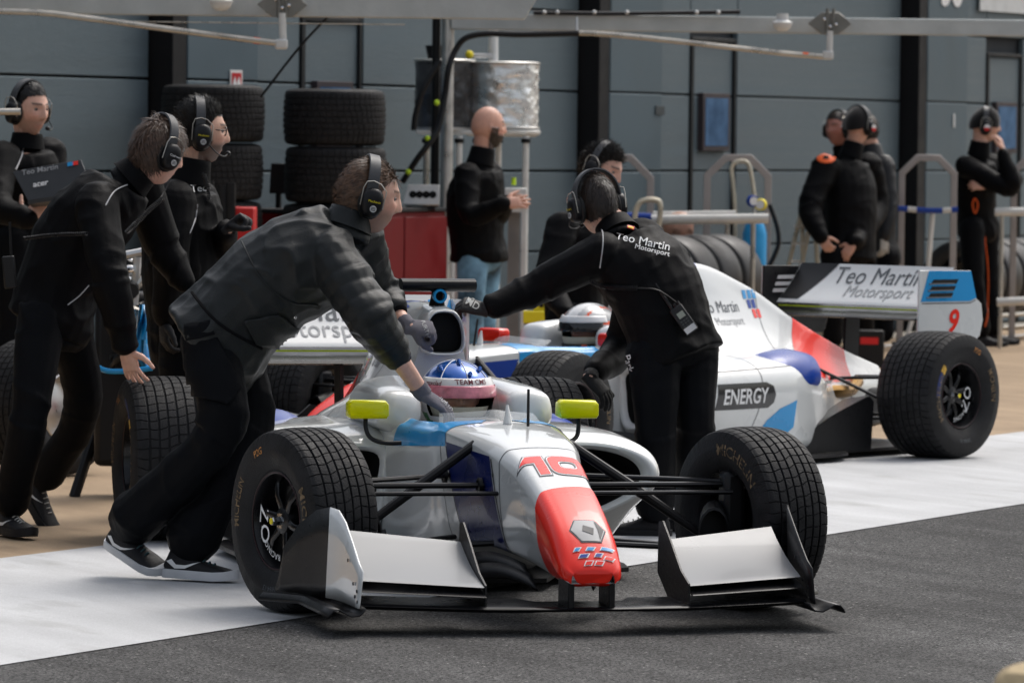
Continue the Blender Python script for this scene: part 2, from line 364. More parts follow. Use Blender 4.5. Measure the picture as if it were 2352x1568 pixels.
HULL = [(.905,_N(.218,.076,.204,.18,.066)),(.895,_N(.232,.092,.214,.172,.08)),(.86,_N(.268,.104,.236,.166,.086)),(.78,_N(.336,.109,.296,.168,.088)),(.62,_N(.42,.112,.378,.178,.09)),
 (.45,_N(.488,.117,.445,.192,.098)),(.25,_N(.552,.131,.508,.207,.115)),(0,_N(.606,.172,.568,.222,.15)),(-.3,_N(.63,.205,.598,.215,.185)),(-.46,_N(.636,.222,.606,.19,.2)),
 (-.53,[(0,.635),(.05,.634),(.13,.63),(.18,.626),(.222,.6),(.232,.57),(.238,.4),(.215,.2),(.15,.165),(0,.165)]),
 (-.60,[(0,.42),(.11,.42),(.155,.5),(.175,.615),(.21,.604),(.238,.565),(.245,.38),(.225,.18),(.16,.14),(0,.14)]),
 (-.9,[(0,.36),(.14,.37),(.19,.48),(.2,.605),(.235,.6),(.265,.56),(.275,.36),(.265,.12),(.2,.06),(0,.06)]),
 (-1.2,[(0,.36),(.15,.37),(.195,.48),(.205,.615),(.25,.61),(.29,.56),(.3,.36),(.3,.1),(.24,.05),(0,.05)]),
 (-1.42,[(0,.36),(.15,.37),(.195,.48),(.205,.62),(.26,.61),(.3,.56),(.31,.36),(.31,.1),(.24,.05),(0,.05)]),
 (-1.46,[(0,.6),(.1,.6),(.15,.61),(.2,.62),(.26,.61),(.3,.56),(.31,.36),(.31,.1),(.24,.05),(0,.05)]),
 (-1.8,[(0,.6),(.1,.6),(.15,.6),(.2,.6),(.26,.58),(.3,.54),(.31,.36),(.31,.1),(.24,.05),(0,.05)])]
HX = [.905,.9,.893,.882,.87]+lin(.85,-.44,34)+[-.46,-.48,-.5,-.515,-.53,-.54,-.55,-.56,-.57,-.585,-.6]+lin(-.64,-1.4,16)+[-1.42,-1.43,-1.445,-1.46,-1.6,-1.8]
_C = lambda zt,w: [(0,zt),(.3*w,zt-.006),(.62*w,zt-.035)]
COVER = [(-1.44,[(0,1.01),(.03,1.006),(.055,.985),(.078,.92),(.086,.86),(.105,.79),(.175,.70),(.29,.63),(.345,.55)]),
 (-1.6,[(0,1.02),(.035,1.016),(.06,.99),(.085,.93),(.1,.86),(.13,.78),(.22,.69),(.32,.62),(.38,.53)]),
 (-1.95,[(0,1.018),(.035,1.012),(.06,.985),(.088,.92),(.115,.84),(.16,.745),(.24,.655),(.36,.58),(.44,.48)]),
 (-2.39,[(0,.905),(.02,.9),(.035,.875),(.055,.81),(.085,.74),(.13,.66),(.2,.58),(.31,.52),(.4,.42)]),
 (-2.88,[(0,.69),(.015,.686),(.028,.665),(.045,.625),(.07,.57),(.11,.51),(.17,.45),(.22,.41),(.25,.35)]),
 (-3.3,[(0,.53),(.012,.528),(.022,.515),(.035,.49),(.055,.455),(.08,.42),(.105,.38),(.12,.34),(.125,.28)]),
 (-3.58,[(0,.445),(.01,.444),(.018,.436),(.028,.42),(.04,.4),(.05,.375),(.055,.35),(.06,.32),(.06,.28)])]
SIDE = [(-1.08,[(.275,.5),(.42,.525),(.58,.515),(.7,.475),(.752,.415),(.735,.355),(.665,.305),(.56,.255),(.44,.205),(.33,.2),(.29,.26),(.275,.38)]),
 (-1.13,[(.27,.535),(.42,.55),(.6,.54),(.725,.49),(.775,.415),(.755,.34),(.68,.285),(.57,.22),(.44,.16),(.33,.14),(.29,.22),(.27,.38)]),
 (-1.4,[(.25,.57),(.42,.572),(.61,.553),(.73,.5),(.772,.415),(.755,.31),(.695,.2),(.62,.1),(.48,.05),(.33,.05),(.28,.2),(.25,.4)]),
 (-1.9,[(.2,.58),(.42,.57),(.6,.545),(.7,.5),(.735,.42),(.725,.31),(.7,.18),(.66,.08),(.5,.05),(.3,.05),(.24,.2),(.2,.4)]),
 (-2.3,[(.15,.53),(.32,.52),(.47,.5),(.57,.455),(.6,.38),(.6,.29),(.59,.17),(.56,.08),(.44,.05),(.25,.05),(.2,.2),(.15,.36)]),
 (-2.75,[(.1,.44),(.2,.435),(.29,.41),(.34,.37),(.36,.31),(.36,.24),(.35,.15),(.33,.09),(.28,.06),(.18,.06),(.12,.15),(.1,.28)]),
 (-3.1,[(.08,.38),(.13,.375),(.17,.35),(.19,.31),(.2,.27),(.2,.22),(.195,.16),(.18,.11),(.16,.09),(.12,.09),(.09,.14),(.08,.25)])]
def foil(c, t, camber, n=10):
    """airfoil outline, leading edge at 0, chord along -x"""
    up = []; lo = []
    for i in range(n+1):
        x = (1-math.cos(pi*i/n))/2
        y = 5*t*(.2969*math.sqrt(x)-.126*x-.3516*x*x+.2843*x**3-.1036*x**4); z = camber*4*x*(1-x)
        up.append((-c*x, (z+y)*c)); lo.append((-c*x, (z-y)*c))
    return up+lo[::-1][1:-1]
def wing(fn, ys, n=10):
    """fn(y) -> (x, z, chord, angle, thickness, camber)"""
    rows = []
    for y in ys:
        x,z,c,a,t,k = fn(y); ca, sa = math.cos(a), math.sin(a)
        rows.append([V((x+p*ca-q*sa, y, z+p*sa+q*ca)) for p,q in foil(c,t,k,n)])
    return MB().grid(rows, cv=True, cap=(1,1))
# ---- tyres and wheels, axle along y
def tyre_mesh(name, R, w, tread=True, rb=.168):
    ng = 7 if w > .3 else 6; nr = ng+1; tw = w*.40; prof = []      # (y, r, rib?)
    sw = [(.36,rb),(.42,rb+.012),(.475,rb+.05),(.50,(R+rb)/2),(.495,R-.07),(.478,R-.035)]
    for a, r in sw: prof.append((-a*w, r, 0))
    prof.append((-.45*w, R-.017, 0))
    gw = .0032 if w < .3 else .004
    crown = lambda y: R-.012*(abs(y)/(w*.42))**2.6
    if tread:
        e = np.linspace(-w*.425, w*.425, nr+1)
        for i in range(nr):
            a = e[i]+(gw if i else 0); b = e[i+1]-(gw if i < nr-1 else 0)
            for t in (0,.06,.35,.65,.94,1):
                y = a+(b-a)*t; prof.append((y, crown(y)-(.0015 if t in (0,1) else 0), 1))
            if i < nr-1:
                for y in (b+.0004, b+2*gw-.0004): prof.append((y, crown(y)-.0075, 0))
    else:
        for t in np.linspace(-.425,.425,13): prof.append((t*w, crown(t*w), 0))
    prof.append((.45*w, R-.017, 0))
    for a, r in sw[::-1]: prof.append((a*w, r, 0))
    pitch = 52 if tread else 16; fr = [0,.03,.09,.12,.42,.72] if tread else [0,.25,.5,.75]
    rows = []; ph = 2*pi/pitch; rr = random.Random(3)
    for k in range(pitch):
        jit = rr.uniform(-.06,.06)
        for q, a in enumerate(fr):
            row = []
            for y, r, rib in prof:
                u = y/(w*.425); sh = (.42*math.sin(u*2.2)+.10*math.sin(u*9+k)) if tread else 0
                th = (k+a+jit+sh)*ph
                rq = r-(.0055 if (tread and rib and q in (1,2)) else 0)
                if tread and abs(u) > 1 and abs(u) < 1.1 and q in (1,2): rq -= .004
                row.append(V((rq*math.cos(th), y, rq*math.sin(th))))
            rows.append(row)
    return MB().grid(rows, cu=True)
RUB = mat('tyre_rubber', (.017,.017,.018), .6, 0, .35, 18, bump=.25, bs=140, rv=.12, spec=.16)
RUBS = mat('slick_rubber', (.03,.03,.031), .45, 0, .25, 8, bump=.1, bs=90, rv=.1)
GOLD = mat('worn_gold_print', (.15,.105,.06), .7, 0, .95, 45); BLUEP = mat('blue_print', (.015,.03,.12), .6, 0, .4, 40)
RIMB = mat('black_rim', (.005,.005,.006), .3, 0, .2, 8, coat=.15); RIMR = mat('dark_red_ring', (.03,.008,.01), .4)
TYF = tyre_mesh('tyre', .3212, .268); TYR = tyre_mesh('tyre', .3332, .366)
TYF_bvh, TYR_bvh = TYF.bvh(), TYR.bvh(); TYF_me, TYR_me = TYF.mesh('front_tyre'), TYR.mesh('rear_tyre')
for q in (TYF_me, TYR_me): q.materials.append(RUB)
def ringtext(s, size, r, a0, bvh, sgn, name, m, parent, y0, flip=1, **k):
    """text bent round the sidewall: centre angle a0, sgn = outer side"""
    v, f = text2d(s, size, **k)
    def fn(a, b):
        th = a0-flip*sgn*a/r*(-1); R_ = r+b*flip
        return V((R_*math.cos(th), sgn*y0, R_*math.sin(th)))
    return decal(name, m, [(v,f)], fn, bvh, (0,-sgn,0), parent, step=.03, eps=.0015)
def wheel(parent, loc, rear, sgn, steer=0, spin=.3, face=True, camber=0):
    R, wd = (.3332,.366) if rear else (.3212,.268)
    wh = empty('wheel', loc, 0); wh.parent = parent; wh.rotation_euler = (0,0,steer)
    ty = link('tyre', TYR_me if rear else TYF_me, None, wh); ty.rotation_euler = (0,spin,0)
    bv = TYR_bvh if rear else TYF_bvh
    rm = MB(); h = wd*.5; s = sgn
    rm.lathe([(.178,s*h*.80),(.172,s*h*.82),(.164,s*h*.80),(.158,s*h*.70),(.150,s*h*.45),(.146,s*h*.1),(.146,-s*h*.6),(.158,-s*h*.72),(.172,-s*h*.78),(.178,-s*h*.74)], 48)
    r = rm.build('rim', RIMB, wh); r.rotation_euler = (0,spin,0)
    MB().lathe([(.1655,s*h*.822),(.168,s*h*.834),(.1705,s*h*.822)], 48).build('rim_ring', RIMR, wh)
    hub = MB(); dpt = s*h*(.62 if not rear else .5)
    hub.lathe([(.001,dpt+s*.012),(.03,dpt+s*.012),(.045,dpt+s*.004),(.055,dpt-s*.02),(.055,dpt-s*.06),(.001,dpt-s*.06)], 24)
    for k in range(6 if not rear else 8):
        a = 2*pi*k/(6 if not rear else 8)+spin; M = Matrix.Rotation(-a,4,'Y')
        rw = [[M @ V((rr_, dpt+s*dy+s*e2, zz*q)) for q, e2 in ((-1,-.006),(-1,.003),(-.5,.008),(.5,.008),(1,.003),(1,-.006))] for rr_, zz, dy in ((.04,.016,-.005),(.09,.0125,.004),(.135,.015,-.004),(.152,.026,-.02))]
        hub.grid(rw, cv=True, cap=(1,1))
    hub.build('spokes', RIMB, wh)
    nut = MB().lathe([(.001,dpt+s*.045),(.014,dpt+s*.045),(.017,dpt+s*.04),(.017,dpt+s*.012),(.03,dpt+s*.012)], 6).build('wheel_nut', CHROME, wh)
    MB().lathe([(.001,dpt+s*.047),(.011,dpt+s*.047),(.011,dpt+s*.045)], 12).build('nut_cap', YELT, nut)
    br = MB().lathe([(.001,s*.01),(.128,s*.01),(.13,0),(.128,-s*.012),(.05,-s*.02)], 32).build('brake_disc', mat('disc_iron', (.05,.05,.05), .4, .7), wh)
    ringtext('MICHELIN', .05, .243, 0+spin*0, bv, s, 'tyre_lettering', GOLD, wh, .3, 1, bold=.012, xs=1.15, space=1.05)
    ringtext('MICHELIN', .04, .243, pi*.93, bv, s, 'tyre_lettering', GOLD, wh, .3, 1, bold=.01)
    ringtext('24/64-13', .026, .235, pi*1.5, bv, s, 'tyre_lettering', GTXT, wh, .3, 1)
    ringtext('P2G', .035, .25, pi*.62, bv, s, 'tyre_lettering', mat('worn_orange_print', (.45,.2,.06), .7, 0, .5, 60), wh, .3, 1, bold=.01)
    if rear:
        def rp(a, b): th = .62+s*a; return V(((.243+b)*math.cos(th), s*.3, (.243+b)*math.sin(th)))
        decal('tyre_patch', mat('yellow_worn_print', (.5,.3,.05), .7, 0, .5, 50), [poly([(-.08,-.022),(.08,-.022),(.08,.022),(-.08,.022)])], rp, bv, (0,-s,0), wh, .02, .0015)
        decal('tyre_patch', BLUEP, [poly([(-.09,-.02),(-.62,-.02),(-.62,.02),(-.09,.02)])], rp, bv, (0,-s,0), wh, .02, .0008)
    if face:
        v, f = text2d('OZ', .085, bold=.006, space=1.1); v2, f2 = text2d('RACING', .03, bold=.006, space=1.1)
        for (vv, ff, a0, rad, nm) in ((v,f,pi*1.06,.118,'rim_lettering'),(v2,f2,pi*1.36,.128,'rim_lettering')):
            me = bpy.data.meshes.new(nm)
            me.from_pydata([V(((rad+b)*math.cos(a0+s*a/rad), dpt+s*.010, (rad+b)*math.sin(a0+s*a/rad))) for a,b in vv], [], ff); link(nm, me, WTXT, wh)
    if not face:                                             # inner-side print, seen on the far front wheel
        ringtext('MICHELIN', .056, .243, 1.1, bv, -s, 'tyre_lettering', GOLD, wh, .3, 1, bold=.012, xs=1.1)
    return wh
def wrap(name, m, mb, planes, eps, parent):
    """thin vinyl skin: copy of a surface, moved out by eps, cut by planes (co, no) that remove the side no points to"""
    me = mb.mesh(name); bm = bmesh.new(); bm.from_mesh(me); bmesh.ops.remove_doubles(bm, verts=bm.verts, dist=.0004)
    bm.normal_update()
    for v in bm.verts: v.co += v.normal*eps
    for co, no in planes: bmesh.ops.bisect_plane(bm, geom=bm.verts[:]+bm.edges[:]+bm.faces[:], plane_co=co, plane_no=no, clear_outer=True)
    bm.to_mesh(me); bm.free(); me.shade_smooth()
    o = link(name, me, m, parent)
    return o, BVHTree.FromPolygons([v.co.copy() for v in me.vertices], [tuple(p.vertices) for p in me.polygons])
def mirror_poly(p): return [(a,-b) for a,b in p]
def make_car(name, loc, rz, label, steer, num, mir, wheel_gone=()):
    c = empty(name, loc, rz, label, 'racing car')
    hull = body(HULL, HX); hb = hull.bvh(); hull.build('chassis', WHITE, c, ang=50)
    cov = body(COVER, lin(-1.44,-3.58,40), cap=(1,1)); cb = cov.bvh(); cov.build('engine_cover', WHITE, c, ang=50)
    # airbox
    ab = [(0,.99),(.036,.983),(.060,.95),(.070,.90),(.066,.86),(.042,.843),(0,.84)]
    ring = [np.array(q) for q in crom(ab, 4)]; ring = [(y,z) for y,z in ring]+[(-y,z) for y,z in ring[::-1][1:-1]]
    sc = lambda k, x: [V((x, y*k, .915+(z-.915)*k)) for y,z in ring]
    air = MB().grid([sc(1.2,-1.52),sc(1.2,-1.42),sc(1.17,-1.388),sc(1.10,-1.374),sc(1.04,-1.378),sc(1.0,-1.40)], cv=True).build('airbox', WHITE, c)
    MB().grid([sc(1.0,-1.399),sc(.98,-1.42),sc(.94,-1.436)], cv=True, cap=(0,1)).build('air_intake', DARK, air)
    # camera pod on the roll hoop
    tc = MB(); tc.grid([[V((-1.50+.045*math.cos(q)*(1 if math.cos(q)>0 else 2.2), y, 1.09+.025*math.sin(q))) for q in lin(0,2*pi*15/16,15)] for y in (-.145,-.142,.138,.141)], cv=True, cap=(1,1))
    tco = tc.build('camera_pod', BLKG, c); MB().tube([(-1.52,0,1.0),(-1.51,0,1.04),(-1.50,0,1.085)], [.034,.026,.022], 12, flat=(1,1)).build('pod_mast', BLKG, tco)
    MB().lathe([(.018,.006),(.026,.006),(.028,-.002),(.026,-.02),(.018,-.02),(.018,.006)], 20, Matrix.Translation((-1.462,.0,1.05)) @ Matrix.Rotation(-pi/2,4,'Z')).build('lens_ring', CYAN, tco)
    # cockpit surround
    for s in (1,-1):
        st = [(-.985,[(.235,.63),(.27,.64),(.29,.625),(.285,.6),(.25,.59),(.23,.6)]),(-1.0,[(.2,.66),(.265,.685),(.305,.66),(.31,.6),(.25,.575),(.2,.6)]),(-1.03,[(.175,.69),(.26,.712),(.32,.69),(.328,.6),(.25,.56),(.172,.6)]),
              (-1.2,[(.17,.715),(.26,.73),(.325,.7),(.335,.6),(.25,.55),(.165,.6)]),(-1.5,[(.12,.735),(.24,.74),(.32,.7),(.34,.6),(.25,.55),(.12,.6)])]
        hr = body(st, [-.985,-.99,-1.0,-1.015,-1.03]+lin(-1.06,-1.5,10), 6, True, s); hrb = hr.bvh(); hr = hr.build('headrest', WHITE, c, ang=60)
        v, f = text2d('MASON', .045, bold=.02, xs=.8)
        if num == '10': decal('driver_name', GTXT, [([(-1.22+(a if s < 0 else -a), .645+b) for a,b in v], f)], lambda a,b: V((a,s*.7,b)), hrb, (0,-s,0), hr, .03, .0015)
    # sidepods with open inlets
    for s in (1,-1):
        sp = body(SIDE, [-1.08,-1.085,-1.095,-1.11,-1.13]+lin(-1.18,-3.1,34), 5, True, s, cap=(0,1))
        rim = crom(SIDE[0][1], 5, True); cen = np.array([.46,.37])
        scl = lambda k, x: [V((x, (cen[0]+(y-cen[0])*k)*s, cen[1]+(z-cen[1])*k)) for y,z in rim]
        sp.grid([scl(1,-1.08),scl(.96,-1.068),scl(.9,-1.066),scl(.84,-1.078),scl(.8,-1.10)], cv=True)
        spb = sp.bvh(); so = sp.build('sidepod', WHITE, c, ang=60)
        MB().grid([scl(.8,-1.099),scl(.77,-1.16),scl(.7,-1.35)], cv=True, cap=(0,1)).build('radiator_inlet', DARK, so)
        wrap('panel_gap', GREYL, sp, [((-1.62,0,.4),(1,0,.1)),((-1.6255,0,.4),(-1,0,-.1)),((0,s*.3,0),(0,-s,0))], .0012, so)
        wrap('panel_gap', GREYL, sp, [((0,0,.475),(.02,0,1)),((0,0,.471),(-.02,0,-1)),((-1.2,0,0),(1,0,0)),((-2.1,0,0),(-1,0,0)),((0,s*.5,0),(0,-s,0))], .0012, so)
        ex = body([(-1.80,[(.40,.49),(.5,.53),(.6,.51),(.66,.47),(.66,.43),(.55,.42),(.42,.44)]),(-1.9,[(.38,.5),(.5,.565),(.62,.55),(.69,.49),(.69,.42),(.56,.4),(.4,.43)]),
            (-2.1,[(.34,.5),(.48,.585),(.61,.565),(.68,.49),(.665,.4),(.52,.37),(.36,.42)]),(-2.28,[(.32,.46),(.44,.56),(.56,.55),(.62,.48),(.61,.4),(.48,.36),(.34,.4)])], [-1.80,-1.82,-1.85,-1.9,-1.96,-2.04,-2.12,-2.2,-2.28], 6, True, s)
        ex.build('cooling_outlet', BLUE, so)
        d = (0,-s,0); sy = lambda a,b: V((a, 1.2*s, b))
        for nm, m, pts in (('cyan_patch', CYAN, [(-1.66,.17),(-1.71,.245),(-1.80,.30),(-1.96,.34),(-1.955,.20),(-1.90,.17)]),('sponsor_panel', mat('dark_panel', (.012,.013,.015), .3, coat=.6), [(-1.25,.31),(-1.69,.31),(-1.735,.335),(-1.745,.375),(-1.72,.42),(-1.66,.44),(-1.25,.44)])):
            decal(nm, m, [poly(pts)], sy, spb, d, so, .03, .002)
        v, f = text2d('ENERGY', .105, bold=.018, xs=.95); fl = -s
        decal('sponsor_lettering', WTXT, [([(-1.5+fl*a*s*s, .375+b) for a,b in v] if s < 0 else [(-1.49-a, .375+b) for a,b in v], f)], sy, spb, d, so, .03, .0035)
        # cover lettering and flashes
        cy = lambda a,b: V((a, .8*s, b))
        wrap('red_flash', RED, cov, [((-2.80,0,.70),(.8,0,.6)),((-3.25,0,.5),(-.9,0,-.45)),((0,0,.38),(0,0,-1)),((0,0,0),(0,-s,0))], .002, c)
        v, f = text2d('Teo Martin', .085, bold=0, xs=1.05); v2, f2 = text2d('Motorsport', .06, xs=1.05)
        q = lambda vv, x0, z0: [(x0-s*a, z0+b) for a,b in vv]
        decal('team_lettering', GTXT, [(q(v,-2.06,.79),f)], cy, cb, d, c, .04, .002); decal('team_lettering', LTXT, [(q(v2,-2.12,.71),f2)], cy, cb, d, c, .04, .002)
        ck = [(CYAN,(0,.05)),(CYAN,(.055,.05)),(CYAN,(.105,.05)),(BLUE,(.03,.0)),(BLUE,(.08,.0)),(RED,(.06,-.05)),(RED,(.11,-.05))]
        for m, (a,b) in ck: decal('check_mark', m, [poly([(-2.345-a*.9+s*0,.775+b),(-2.345-a*.9-.035,.775+b),(-2.345-a*.9-.035,.775+b+.045),(-2.345-a*.9,.775+b+.045)])], cy, cb, d, c, .04, .002)
        decal('blue_flash', BLUE, [poly([(-1.75,.995),(-1.95,.985),(-1.97,1.012),(-1.75,1.02)])], cy, cb, d, c, .03, .002)
        # chassis livery, side
        hy = lambda a,b: V((a, .7*s, b))
        wrap('blue_flash', NAVY if num == '10' else BLUE, hull, [((0,0,.548),(.05,0,1)),((-.30,0,.4),(-1,0,-.5)),((.12,0,.4),(1,0,.36)),((0,0,.205),(0,0,-1)),((0,0,0),(0,-s,0))], .002, c)
        for pp in ([(-.20,.20),(-.31,.42),(-.375,.552),(-.384,.552),(-.319,.42),(-.209,.20)],[(.20,.215),(.123,.42),(.078,.535),(.086,.537),(.131,.42),(.208,.215)]): decal('pin_line', GREYL, [poly(pp)], hy, hb, d, c, .03, .0025)
        wrap('cyan_flash', CYAN, hull, [((-.28,0,.558),(.06,0,-1)),((-.39,0,.6),(1,0,0)),((-.96,0,.6),(-1,0,.35)),((-.40,s*.08,.6),(.35,-s,0)),((0,s*.03,0),(0,-s,0))], .002, c)
        for px_, pz_ in ((.1,.48),(.12,.30),(-.02,.31)): MB().lathe([(.001,.002),(.007,.002),(.008,0)], 10, Matrix.Translation(hb.ray_cast(V((px_,.7*s,pz_)), V(d))[0]) @ Matrix.Rotation(0 if s>0 else pi,4,'X')).build('fastener', BLK, c)
    tz = lambda a,b: V((a, b, 1.2)); dn = (0,0,-1)
    # nose
    red = [(.44,-.2),(.44,.2),(1.0,.2),(1.0,-.2)]
    dn_ = V((-.35,0,-1)).normalized()
    nz = lambda a,b: V((a+.35, b, 1.0+.25))
    nw, nb = wrap('nose_wrap', RED, hull, [((.545,0,.383),(-.927,-.12,-.376))], .003, c)
    up = lambda a,b: V((a, b, 1.2))
    def digits(e):
        sh = []
        def ring(cx):
            o = []; n_ = 40
            for q in range(n_):
                a = 2*pi*q/n_; c_, s_ = math.cos(a), math.sin(a); sg = lambda v: math.copysign(abs(v)**.55, v)
                o.append((cx+(.62+e)*sg(c_), .5+(.5+e)*sg(s_)))
            for q in range(n_):
                a = 2*pi*q/n_; c_, s_ = math.cos(a), math.sin(a); sg = lambda v: math.copysign(abs(v)**.55, v)
                o.append((cx+(.30-e)*sg(c_), .5+(.20-e)*sg(s_)))
            return o, [(q,(q+1)%n_,n_+(q+1)%n_,n_+q) for q in range(n_)]
        if num == '10':
            sh.append(([(-1.02-e*1.6,.64-e),(-.72-e,1+e),(-.18+e,1+e),(-.18+e,0-e),(-.52-e,0-e),(-.52-e,.64-e)], [(0,1,5),(1,2,3,4,5)])); sh.append(ring(.58))
        else: sh.append(ring(0))
        k = .128; return [([(.325-(b-.5)*k*1.25, a*k*.80-.006) for a,b in p], f) for p,f in sh]
    pn = lambda vv, x0, k=1: [(x0-b*k, a) for a,b in vv]
    front = lambda a,b: V((a, b, 1.3))
    # text reads from the front: rotate so that up points to the cockpit
    rd = lambda vv, x0, k=1.45: [(x0-b*k, a) for a,b in vv]
    for k_, (m_, e_, ep_) in enumerate(((GREYL,.075,.0012),(WTXT,.04,.0024),(RED,0,.0036))):
        for sh in digits(e_): decal('race_number', m_, [sh], front, hb, dn, c, .012, ep_)
    if num == '10':
        L6 = [(-.055,-.012),(-.022,-.052),(.012,-.052),(.055,-.005),(.03,.035),(-.03,.045)]
        dm = lambda pts, x0=.775, y0=.012, k=.9: [(x0-b*k, y0+a) for a,b in pts]
        h6 = [(-.034,.05),(.03,.05),(.058,0),(.034,-.05),(-.03,-.05),(-.058,0)]
        decal('maker_badge', GREYL, [poly(dm([(a*1.1,b*1.1) for a,b in h6]))], front, nb, dn, nw, .02, .0016)
        decal('maker_badge', mat('badge_silver', (.2,.205,.215), .35, .2), [poly(dm(h6))], front, nb, dn, nw, .02, .003)
        decal('maker_badge', mat('badge_dark', (.04,.04,.045), .4), [poly(dm([(-.012,.022),(.022,.006),(.014,-.024),(-.02,-.006)])), poly(dm([(.034,-.046),(.054,0),(.030,.044),(.034,.004)]))], front, nb, dn, nw, .02, .0045)
        for m, a, b, s_ in ((CYAN,-.062,.022,.014),(CYAN,-.02,.022,.022),(CYAN,.03,.024,.036),(BLUE,-.05,0,.026),(BLUE,.005,.002,.018),(WTXT,-.035,-.022,.02),(WTXT,.0,-.022,.022),(WTXT,.035,-.006,.026)):
            decal('check_mark', WTXT, [poly([(.876-b,.008+a-.004),(.876-b,.008+a+s_+.004),(.876-b-.014,.008+a+s_+.016),(.876-b-.014,.008+a+.006)])], front, nb, dn, nw, .02, .003)
            if m is not WTXT: decal('check_mark', m, [poly([(.8745-b,.008+a),(.8745-b,.008+a+s_),(.8745-b-.010,.008+a+s_+.010),(.8745-b-.010,.008+a+.009)])], front, nb, dn, nw, .02, .0045)
            else: decal('check_mark', RED, [poly([(.8745-b,.008+a),(.8745-b,.008+a+s_),(.8745-b-.010,.008+a+s_+.010),(.8745-b-.010,.008+a+.009)])], front, nb, dn, nw, .02, .0045)
    for x0, tl in ((.165,.10),(-.405,.25)):
        wrap('panel_gap', GREYL, hull, [((x0,0,.4),(1,0,tl)),((x0-.0045,0,.4),(-1,0,-tl)),((0,0,.2),(0,0,-1))], .0011, c)
    for x0 in (-1.78,-2.45): wrap('panel_gap', GREYL, cov, [((x0,0,.7),(1,0,.15)),((x0-.005,0,.7),(-1,0,-.15))], .0012, c)
    # front wing
    def mp(y):
        t = abs(y)/.77; return (.905-.10*t**1.6, .088+.012*math.cos(t*pi)*0+(.0 if t<.45 else .018*(t-.45)), .27 if t > .25 else .20, -.05, .10, -.03)
    wg = wing(mp, lin(-.772,.772,40)).build('wing_main_plane', BLKG, c)
    for s in (1,-1):
        def f1_(y):
            t = (abs(y)-.36)/.40; return (.872-.07*t, .128+.016*t, .11, -.25, .06, -.03)
        def f2_(y):
            t = (abs(y)-.36)/.40; return (.838-.075*t, .158+.02*t, .385, -.33-.05*t, .03, -.05)
        ys = [s*q for q in lin(.355,.762,12)]
        wing(f1_, ys).build('lower_flap', BLKG, c)
        wing(f2_, ys).build('upper_flap', mat('flap_paint', (.225,.23,.235), .35, 0, .05, 3, coat=.15), c)
        # inner vane
        M = frame((0,s*.35,0), (1,0,0), (0,0,1))
        MB().prism([(.44,.17),(.45,.345),(.50,.35),(.60,.29),(.74,.20),(.84,.165),(.845,.085),(.60,.085)], M, .006).build('wing_vane', CARB, c)
        # endplate: flat front, turned out at the rear
        rows = []
        for x, zt, yo in ((.86,.215,0),(.80,.24,0),(.70,.30,.002),(.6,.36,.006),(.52,.395,.014),(.46,.40,.03),(.38,.385,.06),(.28,.33,.10),(.2,.25,.135),(.17,.13,.15)):
            rows.append([V((x, s*(.772+yo+.012*(1-k)), .095+(zt-.095)*k)) for k in (0,.15,.4,.7,1)])
        epm = MB().grid(rows).mesh('endplate'); ep = link('endplate', epm, None, c)
        for m in (WHITE, CARB): epm.materials.append(m)
        for p in epm.polygons: p.material_index = 1 if (p.center.x < .43 or s > 0) else 0
        sm = ep.modifiers.new('solid','SOLIDIFY'); sm.thickness = .006; sm.offset = 0
        fp = [[V((x, s*y, z)) for y,z in ((.765,.098),(.772,.085),(.785,.074),(.81,.072),(.83,.082),(.85,.094),(.872,.092),(.885,.078),(.89,.066))] for x in (.87,.7,.5,.35)]
        fp.append([V((.2, s*(y+.11), z)) for y,z in ((.765,.098),(.772,.085),(.785,.074),(.81,.072),(.83,.082),(.85,.094),(.872,.092),(.885,.078),(.89,.066))])
        fo = MB().grid(fp).build('footplate', CARB, c); q = fo.modifiers.new('solid','SOLIDIFY'); q.thickness = .005
        MB().box((.82,s*.07,.135), (.14,.022,.10)).build('wing_pylon', CARB, c, bevel=.004)
        for zz, xx in ((.13,.80),(.17,.77),(.15,.83),(.115,.84),(.24,.68)): MB().lathe([(.001,.003),(.006,.003),(.006,0)], 8, Matrix.Translation((xx,s*.785 if s<0 else .768,zz)) @ Matrix.Rotation(pi,4,'X')).build('bolt', BLK, ep)
    # turning vanes and carbon deflectors under the nose
    for s in (1,-1):
        for k, (x0, z0) in enumerate(((.50,.145),(.40,.175))):
            rows = [[V((x0-.3*t+.04*u, s*(.10+.16*t+.0*u), z0-.02*u+.03*math.sin(t*3))) for u in (-1,0,1)] for t in lin(0,1,8)]
            q = MB().grid(rows).build('under_nose_vane', CARB, c); mo = q.modifiers.new('s','SOLIDIFY'); mo.thickness = .012
        rows = [[V((-.72-.35*t, s*(.31+.16*t+.05*u), .07+.16*u*(1-.3*t))) for u in (0,.3,.6,1)] for t in lin(0,1,8)]
        q = MB().grid(rows).build('barge_board', CARB, c); mo = q.modifiers.new('s','SOLIDIFY'); mo.thickness = .008
    # floor
    fl = [(-.70,.24),(-.95,.34),(-1.12,.66),(-1.3,.69),(-2.35,.69),(-2.5,.64),(-2.62,.52),(-3.1,.5),(-3.6,.5)]
    MB().prism(fl+[(a,-b) for a,b in fl[::-1]], Matrix.Translation((0,0,.04)), .016).build('floor', CARB, c)
